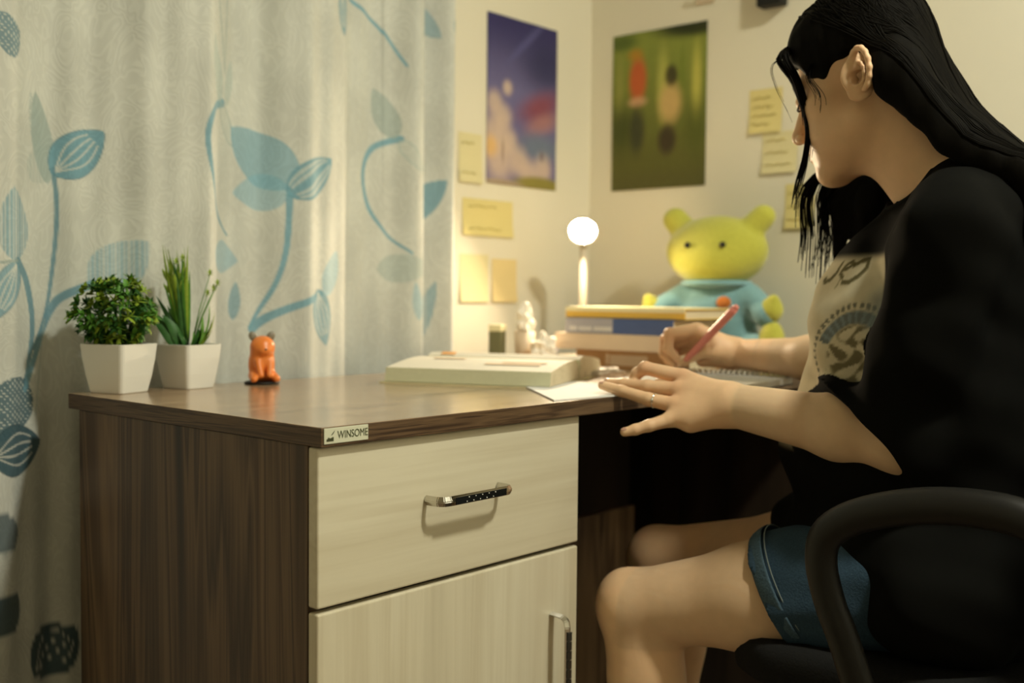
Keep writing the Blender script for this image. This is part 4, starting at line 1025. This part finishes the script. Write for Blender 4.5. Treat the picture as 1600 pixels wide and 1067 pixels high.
# nails, lashes, brows, ring
def nail(tip, prev, nrm, name='fingernail', w_=.0052):
    t, p = np.array(tip), np.array(prev); d = t-p; d /= np.linalg.norm(d); n_ = np.array(nrm, float); n_ -= d*(n_@d); n_ /= np.linalg.norm(n_); s = np.cross(d, n_)
    M4 = Matrix(((s[0], d[0], n_[0], 0), (s[1], d[1], n_[1], 0), (s[2], d[2], n_[2], 0), (0, 0, 0, 1))); c = t-d*.001+n_*.0052
    MB().ell(c, (w_*.85, .0062, .0016), M4, 12).build(name, M['nail'], person, world=True)
tocam = lambda p: (CAM-np.array(p))/np.linalg.norm(CAM-np.array(p))
for js in ([(993, 671, 1.612), (976, 675, 1.613)], [(972, 611, 1.672), (941, 602, 1.688)], [(974, 600, 1.696), (950, 598, 1.712)], [(1044, 545, 2.030), (1060, 562, 2.034)], [(1084, 556, 2.020), (1068, 566, 2.028)]):
    a, b_ = at(*js[0]), at(*js[1]); nail(b_, a, tocam(b_)*.45+np.array((0, 0, .9)))
for s in (-1, 1):
    MB().tube([H(s*.018, .1005, .0095), H(s*.026, .1035, .0055), H(s*.036, .1005, .0050), H(s*.046, .0920, .0085)], [.0008, .0017, .0018, .0010], 6).build('eyelashes', M['lash'], person, world=True)
    MB().tube([H(s*.013, .1075, .0335), H(s*.028, .1030, .0390), H(s*.048, .0890, .0370)], [.0016, .0022, .0008], 6, True, .6).build('eyebrow', M['lash'], person, world=True)
ra, rb = at(*lring[0]), at(*lring[1]); rd = (rb-ra)/np.linalg.norm(rb-ra); rc = lerp(ra, rb, .80); e1 = np.cross(rd, (0, 0, 1)); e1 /= np.linalg.norm(e1); e2 = np.cross(rd, e1)
b = MB(); b.tube([rc+(e1*math.cos(a)+e2*math.sin(a))*.0112 for a in np.linspace(0, 2*PI, 25)[:-1]], .0012, 8, closed=True)
g_ = tocam(rc)-rd*(tocam(rc)@rd); g_ /= np.linalg.norm(g_); b.ell(rc+g_*.0118, .0024, None, 10)
b.build('finger_ring', M['ring'], person, world=True)

# shirt ------------------------------------------------------------
P1, P2 = at(1322, 632, 1.50), at(1404, 728, 1.40); hn = np.cross(P2-P1, ray(1362, 680)); hn /= np.linalg.norm(hn)
if hn@(LW-LE) < 0: hn = -hn
hem_l = (P1+P2)/2
RN = (RW-RE)/np.linalg.norm(RW-RE); hem_r = lerp(RE, RW, .12)
shirt_body = [ell_((.765, -.465, .94), (.172, .115, .130), .04), cone_(NB+(0, -.020, .010), LS+(0.0, -.004, .014), .058, .060, .05), cone_(NB+(0, -.020, .010), RS+(0, 0, .010), .058, .060, .05), cone_(NB+(.004, .046, -.032), (.785, -.35, .93), .062, .085, .05),
    ell_((.785, -.375, .85), (.150, .150, .135), .05), ell_((.785, -.360, .69), (.172, .170, .150), .05), ell_((.785, -.41, .56), (.205, .165, .085), .05), ell_((.80, -.285, .565), (.150, .115, .048), .04), ell_((.77, -.50, .72), (.165, .105, .25), .05),
    ell_((.715, -.475, .515), (.182, .118, .110), .04), ell_((.80, -.475, .535), (.185, .125, .105), .04)]
sl_l = [cone_(LS, lerp(LS, LE, .5), .062, .064, .05), cone_(lerp(LS, LE, .5), LE+(0, -.004, .006), .064, .066, .04), cone_(LE+(0, -.004, 0), lerp(LE, LW, .55), .060, .058, .03)]
sl_r = [cone_(RS, lerp(RS, RE, .6), .062, .070, .05), cone_(lerp(RS, RE, .6), RE, .070, .068, .04), cone_(RE, lerp(RE, RW, .4), .062, .060, .03)]
def wrinkle(p):
    x, y, z = p[:, 0], p[:, 1], p[:, 2]
    return .0032*np.sin(38*z+30*y+6*np.sin(14*x))+.0022*np.sin(60*y-42*z+20*x)+.0012*np.sin(95*z+50*x)
COLA = np.array((.745, -.375, 1.075)); 
def shirt_fn(p):
    d = sdf(p, shirt_body)
    a = np.maximum(sdf(p, sl_l), (p-hem_l)@hn); r = np.maximum(sdf(p, sl_r), (p-hem_r)@RN)
    k = .018
    for e in (a, r):
        h = np.clip(.5+.5*(d-e)/k, 0, 1); d = d*(1-h)+e*h-k*h*(1-h)
    d = d+wrinkle(p)*.8
    nk = pdist(p, cone_(NB+(0, .012, -.05), H(0, -.008, -.02), .058, .066))
    d = np.maximum(d, .4375-p[:, 2]); d = np.maximum(d, -nk)                                       # neck opening
    return d
V1, Q1 = surface_nets(shirt_fn, (.50, -.66, .43), (1.14, -.13, 1.15), .0032)
XC = .795
def shirt_tint(V):
    X, Y, Z = V.T; c = np.tile(np.array((.0042, .0042, .0036)), (len(V), 1))
    front = sstep(-.42, -.40, Y)*(np.abs(X-XC) < .21)
    body_near = sdf(V, shirt_body) < .006
    sleeve = np.minimum(sdf(V, sl_l), sdf(V, sl_r)) < .001
    f = front*body_near*(~sleeve)
    top, bot = .965, .70
    E_ = .15*np.arctan2(XC-X, Y+.42)                              # distance around the chest, towards the left arm
    pan = f*sstep(.213, .206, E_)*sstep(-.213, -.206, E_)*sstep(top+.004, top-.012, Z)*sstep(bot-.02, bot+.004, Z)
    pc = np.tile(np.array((.56, .50, .36)), (len(V), 1))
    n_ = .5+.5*np.sin(40*X+3*np.sin(60*Z))*np.sin(55*Z+2*np.sin(33*X))
    pc *= (.90+.14*n_)[:, None]
    U = E_; W = Z
    def strokes(pts, w_, col, a=.9):
        nonlocal pc
        best = np.full(len(V), 9.); pts = np.array(pts)
        for p0, p1 in zip(pts, pts[1:]):
            d = p1-p0; t = np.clip(((U-p0[0])*d[0]+(W-p0[1])*d[1])/(d@d+1e-12), 0, 1); best = np.minimum(best, np.hypot(U-p0[0]-t*d[0], W-p0[1]-t*d[1]))
        al = a*sstep(w_, w_*.45, best); pc = pc*(1-al[:, None])+np.array(col)*al[:, None]
    INK = (.075, .065, .02)
    G_ = lambda q: [(.087+(u-1300)*.00151, .96-(v-405)*.00093) for u, v in q]
    strokes(G_([(1310, 412), (1311, 426), (1305, 438), (1299, 441), (1296, 436)]), .0048, INK); strokes(G_([(1319, 424), (1326, 420), (1331, 414), (1326, 410), (1320, 416), (1318, 428), (1324, 434)]), .0042, INK)
    strokes(G_([(1333, 416), (1340, 409), (1348, 408), (1350, 420), (1344, 433), (1335, 442), (1327, 442)]), .0052, INK); strokes(G_([(1322, 434), (1319, 450)]), .0022, INK, .6)
    for e0 in (.03, -.02, -.07, -.12): strokes([(e0+.015*math.cos(t), .940+.016*math.sin(t)) for t in np.linspace(.6, 5.2, 12)], .0048, INK)
    # round badge
    cz, cu, R0 = .826, .176, .068; rr = np.hypot((U-cu)*1.05, (W-cz)); an = np.arctan2(W-cz, cu-U)
    edge = .8*sstep(.006, .002, np.abs(rr-R0))*(np.sin(an*44) > -.3); pc = pc*(1-edge[:, None])+np.array((.06, .07, .06))*edge[:, None]
    band = .85*sstep(.011, .007, np.abs(rr-R0+.016))*(an > .3)*(an < 2.2); lt = (np.sin(an*30) > .2)
    pc = pc*(1-band[:, None])+(np.array((.06, .09, .11))*(1+.9*lt[:, None]))*band[:, None]
    inn = sstep(R0-.022, R0-.030, rr); mot = sstep(.40, .6, .5+.5*np.sin(130*U+2.5*np.sin(120*W))*np.cos(115*W+2*np.sin(90*U)))
    pc = pc*(1-.85*(inn*mot)[:, None])+np.array((.09, .075, .03))*.85*(inn*mot)[:, None]
    lo_ = sstep(.802, .775, W)*sstep(R0+.002, R0-.008, rr)*.8; pc = pc*(1-lo_[:, None])+np.array((.075, .075, .055))*lo_[:, None]
    low = (np.abs(rr-R0+.014) < .005)*(an < -.5)*(an > -2.7)*(np.sin(an*36) > 0)*.7; pc = pc*(1-low[:, None])+np.array((.40, .36, .26))*low[:, None]
    sm = .7*sstep(.172, .205, U)*sstep(.84, .87, W)*sstep(.93, .90, W); pc = pc*(1-sm[:, None])+np.array((.12, .15, .16))*sm[:, None]
    return c*(1-pan[:, None])+pc*pan[:, None]
axn = H(0, -.008, -.02)-(NB+(0, .012, -.05)); axl = np.linalg.norm(axn); axn /= axl; c1 = np.cross(axn, (1, 0, 0)); c1 /= np.linalg.norm(c1); c2 = np.cross(axn, c1); colr = []
for a in np.linspace(0, 2*PI, 49)[:-1]:
    tt = np.linspace(axl*1.2, -.02, 140); rr_ = .0600+.008*tt/axl
    pp = NB+(0, .012, -.05)+tt[:, None]*axn+(c1*math.cos(a)+c2*math.sin(a))*(rr_+.0035)[:, None]
    dd_ = sdf(pp, shirt_body)+wrinkle(pp)*.8; i_ = int(np.argmax(dd_ < 0)) if (dd_ < 0).any() else 120; colr.append(pp[i_])
colr = np.array(colr); colr = (colr+np.roll(colr, 1, 0)+np.roll(colr, -1, 0)+np.roll(colr, 2, 0)+np.roll(colr, -2, 0))/5
M['collar'] = plain('collar rib', (.006, .006, .005), .9, 0, .3, 200, .3, .1)
shirt = link('t_shirt', np_mesh('t_shirt', V1, Q1, shirt_tint(V1)), M['shirt_tint'], person, world=True)

MB().tube(colr-axn*.004, .0075, 8, False, .45, tuple(axn), True, True).build('collar', M['collar'], shirt, world=True)

# shorts -----------------------------------------------------------
ld = (LK-LHip)/np.linalg.norm(LK-LHip); rd2 = (RK-RHip)/np.linalg.norm(RK-RHip)
tL, tR = .40, .36
hemL = lerp(LHip, LK, tL); hemR = lerp(RHip, RK, tR)
cutn = ld*.95+np.array((0, .0, -.30)); cutn /= np.linalg.norm(cutn)
def shorts_fn(p):
    a = np.maximum(sdf(p, [cone_(LHip, lerp(LHip, LK, .6), .096, .089)]), (p-hemL)@cutn); b_ = np.maximum(sdf(p, [cone_(RHip, lerp(RHip, RK, .6), .096, .089)]), (p-hemR)@rd2)
    c = sdf(p, [ell_((.775, -.425, .530), (.190, .135, .11))]); d = c; k = .03
    for e in (a, b_):
        h = np.clip(.5+.5*(d-e)/k, 0, 1); d = d*(1-h)+e*h-k*h*(1-h)
    d = np.maximum(d, -(p[:, 2]-.434))                            # flattened on the seat
    return d+.0018*np.sin(70*p[:, 1]+40*p[:, 2])+.001*np.sin(130*p[:, 2]-60*p[:, 0])
V2, Q2 = surface_nets(shorts_fn, (.52, -.62, .42), (1.05, -.12, .68), .0036)
sh = link('shorts', np_mesh('shorts', V2, Q2), M['denim'], person, world=True)
for hc_, dn, K in ((hemL, cutn, 0), (hemR, rd2, 1)):
    e1 = np.cross(dn, (1, 0, 0)); e1 /= np.linalg.norm(e1); e2 = np.cross(dn, e1)
    ax = ld if K == 0 else rd2
    def ringp(off, rad): 
        out = []
        for a in np.linspace(0, 2*PI, 41)[:-1]:
            v = e1*math.cos(a)+e2*math.sin(a); c = hc_+dn*off
            w_ = v-ax*(v@ax); p = c+v*rad/np.linalg.norm(w_); p[2] = max(p[2], .4365); out.append(p)
        return out
    MB().tube(ringp(-.010, .0915), [.0125]*40, 8, False, .10, tuple(dn), True, True).build('hem', M['denim_edge'], sh, world=True)
    MB().tube(ringp(-.026, .0925), .0010, 5, closed=True).build('seam', M['thread'], sh, world=True)

# hair -------------------------------------------------------------
hair_add = [he((0, .003, .064), (.081, .094, .090), .02), he((0, .045, .078), (.072, .060, .058), .02), he((0, -.030, .012), (.078, .060, .076), .02)]
for dx in (-.055, 0, .055):
    hair_add += [cone_(H(dx*1.0, -.046, -.004), (.752+dx*1.1, -.458, 1.108), .042, .034, .03), cone_((.752+dx*1.1, -.458, 1.108), (.758+dx*1.3, -.556, 1.058), .034, .026, .03), cone_((.758+dx*1.3, -.556, 1.058), (.762+dx*1.35, -.608, .97), .026, .022, .02), cone_((.762+dx*1.35, -.608, .97), (.765+dx*1.4, -.625, .80), .022, .018, .02), cone_((.765+dx*1.4, -.625, .80), (.765+dx*1.3, -.62, .62), .018, .008, .02)]
hair_far = [cone_(H(.070, .045, .060), H(.079, .045, -.030), .018, .016, .015), cone_(H(.079, .045, -.030), (.842, -.235, 1.05), .016, .018, .015), cone_((.842, -.235, 1.05), (.846, -.228, .93), .018, .004, .01),
    cone_(H(.075, .015, .03), H(.080, .010, -.04), .020, .020, .02), cone_(H(.080, .010, -.04), (.838, -.285, 1.05), .020, .026, .02), cone_((.838, -.285, 1.05), (.842, -.262, .95), .026, .010, .02), cone_(H(.07, -.03, -.02), (.842, -.345, 1.06), .024, .026, .02), cone_((.842, -.345, 1.06), (.845, -.315, .97), .026, .012, .02)]
hair_add += hair_far
hair_sub = [he((0, .095, -.030), (.105, .052, .100), .012), hc((-.075, .055, -.02), (-.070, .05, -.10), .040, .05, .012), hc((-.072, .012, .002), (-.07, .01, -.10), .034, .046, .010), he((-.085, -.006, .006), (.030, .023, .036), .008), cone_(H(-.068, -.012, -.065), (.686, -.455, 1.058), .036, .034, .012)]
def hair_fn(p):
    d = sdf(p, hair_add)
    for q in hair_sub:
        e = pdist(p, q)
        e = -e; k = q[5]; h = np.clip(.5-.5*(d-e)/k, 0, 1); d = d*(1-h)+e*h+k*h*(1-h)
    far_ = sdf(p, hair_far); d = np.minimum(d, far_)         # the lock on the far cheek stays
    return d+.0009*np.sin(260*p[:, 0]+20*p[:, 2])+.0008*np.sin(190*p[:, 1]+70*p[:, 0])
V3, Q3 = surface_nets(hair_fn, (.62, -.68, .60), (.90, -.16, 1.34), .0030)
hairo = link('hair', np_mesh('hair', V3, Q3), M['hair'], person, world=True)
rnd = random.Random(21)
def strand_bundle(name, guides, n, jit, r0, r1, seed):
    rn = random.Random(seed); b = MB()
    for k in range(n):
        o0 = np.array([rn.gauss(0, 1) for _ in range(3)])*jit*.5; o1 = np.array([rn.gauss(0, 1) for _ in range(3)])*jit
        q = [np.array(g)+lerp(o0, o1, i/(len(guides)-1)) for i, g in enumerate(guides)]
        cut = rn.uniform(.72, 1.0); qq = []; m_ = len(q)
        for i in range(m_-1):
            p0, p1, p2, p3 = [q[max(0, min(m_-1, i+j))] for j in (-1, 0, 1, 2)]
            for t in np.linspace(0, 1, 6)[:-1]: qq.append(.5*(2*p1+(-p0+p2)*t+(2*p0-5*p1+4*p2-p3)*t*t+(-p0+3*p1-3*p2+p3)*t**3))
        qq = qq[:max(4, int(len(qq)*cut))]
        b.tube(qq, [r0+(r1-r0)*(i/len(qq)) for i in range(len(qq))], 5)
    return tag(b.build(name, M['hair'], hairo, True, world=True), kind='stuff')
strand_bundle('fringe_strands', [H(-.020, .085, .100), at(1216, 92, 1.585), at(1240, 130, 1.580), at(1262, 195, 1.575), at(1258, 250, 1.58), at(1246, 300, 1.585), at(1240, 350, 1.59)], 34, .0040, .0017, .0004, 1)
strand_bundle('fringe_strands', [H(-.030, .080, .095), at(1226, 88, 1.575), at(1244, 122, 1.572), at(1258, 165, 1.572), at(1264, 215, 1.575), at(1258, 262, 1.58)], 30, .0045, .0018, .0004, 31)
strand_bundle('loose_strands', [H(-.01, .085, .095), at(1208, 100, 1.60), at(1212, 135, 1.60), at(1232, 175, 1.60), at(1246, 205, 1.60)], 3, .0015, .0005, .0002, 2)
strand_bundle('temple_strands', [H(-.060, .050, .060), at(1262, 120, 1.545), at(1280, 155, 1.535), at(1272, 205, 1.54)], 8, .004, .0008, .0003, 3)
for j, (u0, u1, dd) in enumerate(((1262, 1246, 1.70), (1272, 1262, 1.70), (1290, 1275, 1.71), (1305, 1268, 1.715), (1322, 1282, 1.72), (1336, 1300, 1.73), (1300, 1290, 1.73))):
    strand_bundle('side_strands', [H(.072, .055-.012*j, .050), H(.080, .055-.012*j, -.03), at(u0, 290, dd), at((u0+u1)/2, 370, dd+.005), at(u1, 440+20*(j % 3), dd+.01)], 26, .0055, .0017, .0004, 10+j)
# combed locks over the crown and down the back
b = MB(); rn = random.Random(5)
def proj_hair(p, off=.0008):
    p = np.array(p)
    for _ in range(3):
        e = 1e-3; d = hair_fn(p); g = np.stack([(hair_fn(p+np.eye(3)[i]*e)-hair_fn(p-np.eye(3)[i]*e))/(2*e) for i in range(3)], 1)
        g /= np.linalg.norm(g, axis=1)[:, None]+1e-9; p = p-(d-off)[:, None]*g*.9
    return p
QS = []
for k in range(520):
    s = -1 if k % 5 else 1; y0 = rn.uniform(-.06, .085); f = rn.random()
    a0 = H(s*rn.uniform(0, .02), y0, .145-.25*max(0, y0-.03)); w0 = rn.uniform(.02, 1.0)
    a1 = H(s*(.088*w0), y0*.4-.030, .075+.03*(1-w0)); a2 = H(s*(.082*w0), -.066-.02*(1-w0), -.005+.05*(1-w0))
    a3 = np.array((.752+s*.085*w0, -.478-.02*(1-w0), 1.11+.02*(1-w0))); a4 = np.array((.760+s*.10*w0, -.590, 1.05)); a5 = np.array((.765+s*.10*w0, -.645, .85))
    q = [a0, a1, a2, a3, a4, a5]; qq = []
    for i in range(5):
        p0, p1, p2, p3 = [q[max(0, min(5, i+j))] for j in (-1, 0, 1, 2)]
        for t in np.linspace(0, 1, 7)[:-1]: qq.append(.5*(2*p1+(-p0+p2)*t+(2*p0-5*p1+4*p2-p3)*t*t+(-p0+3*p1-3*p2+p3)*t**3))
    QS.append(qq)
PQ = proj_hair(np.array(QS).reshape(-1, 3), np.repeat([rn.uniform(-.0003, .0012) for _ in QS], len(QS[0]))).reshape(len(QS), -1, 3)
for qq in PQ:
    if (np.linalg.norm(np.diff(qq, axis=0), axis=1) > .05).any(): continue
    b.tube(qq, [.0006+.0011*math.sin(PI*min(1, .15+i/len(qq))) for i in range(len(qq))], 5, True, .7)
tag(b.build('combed_strands', M['hair'], hairo, True, world=True), kind='stuff')
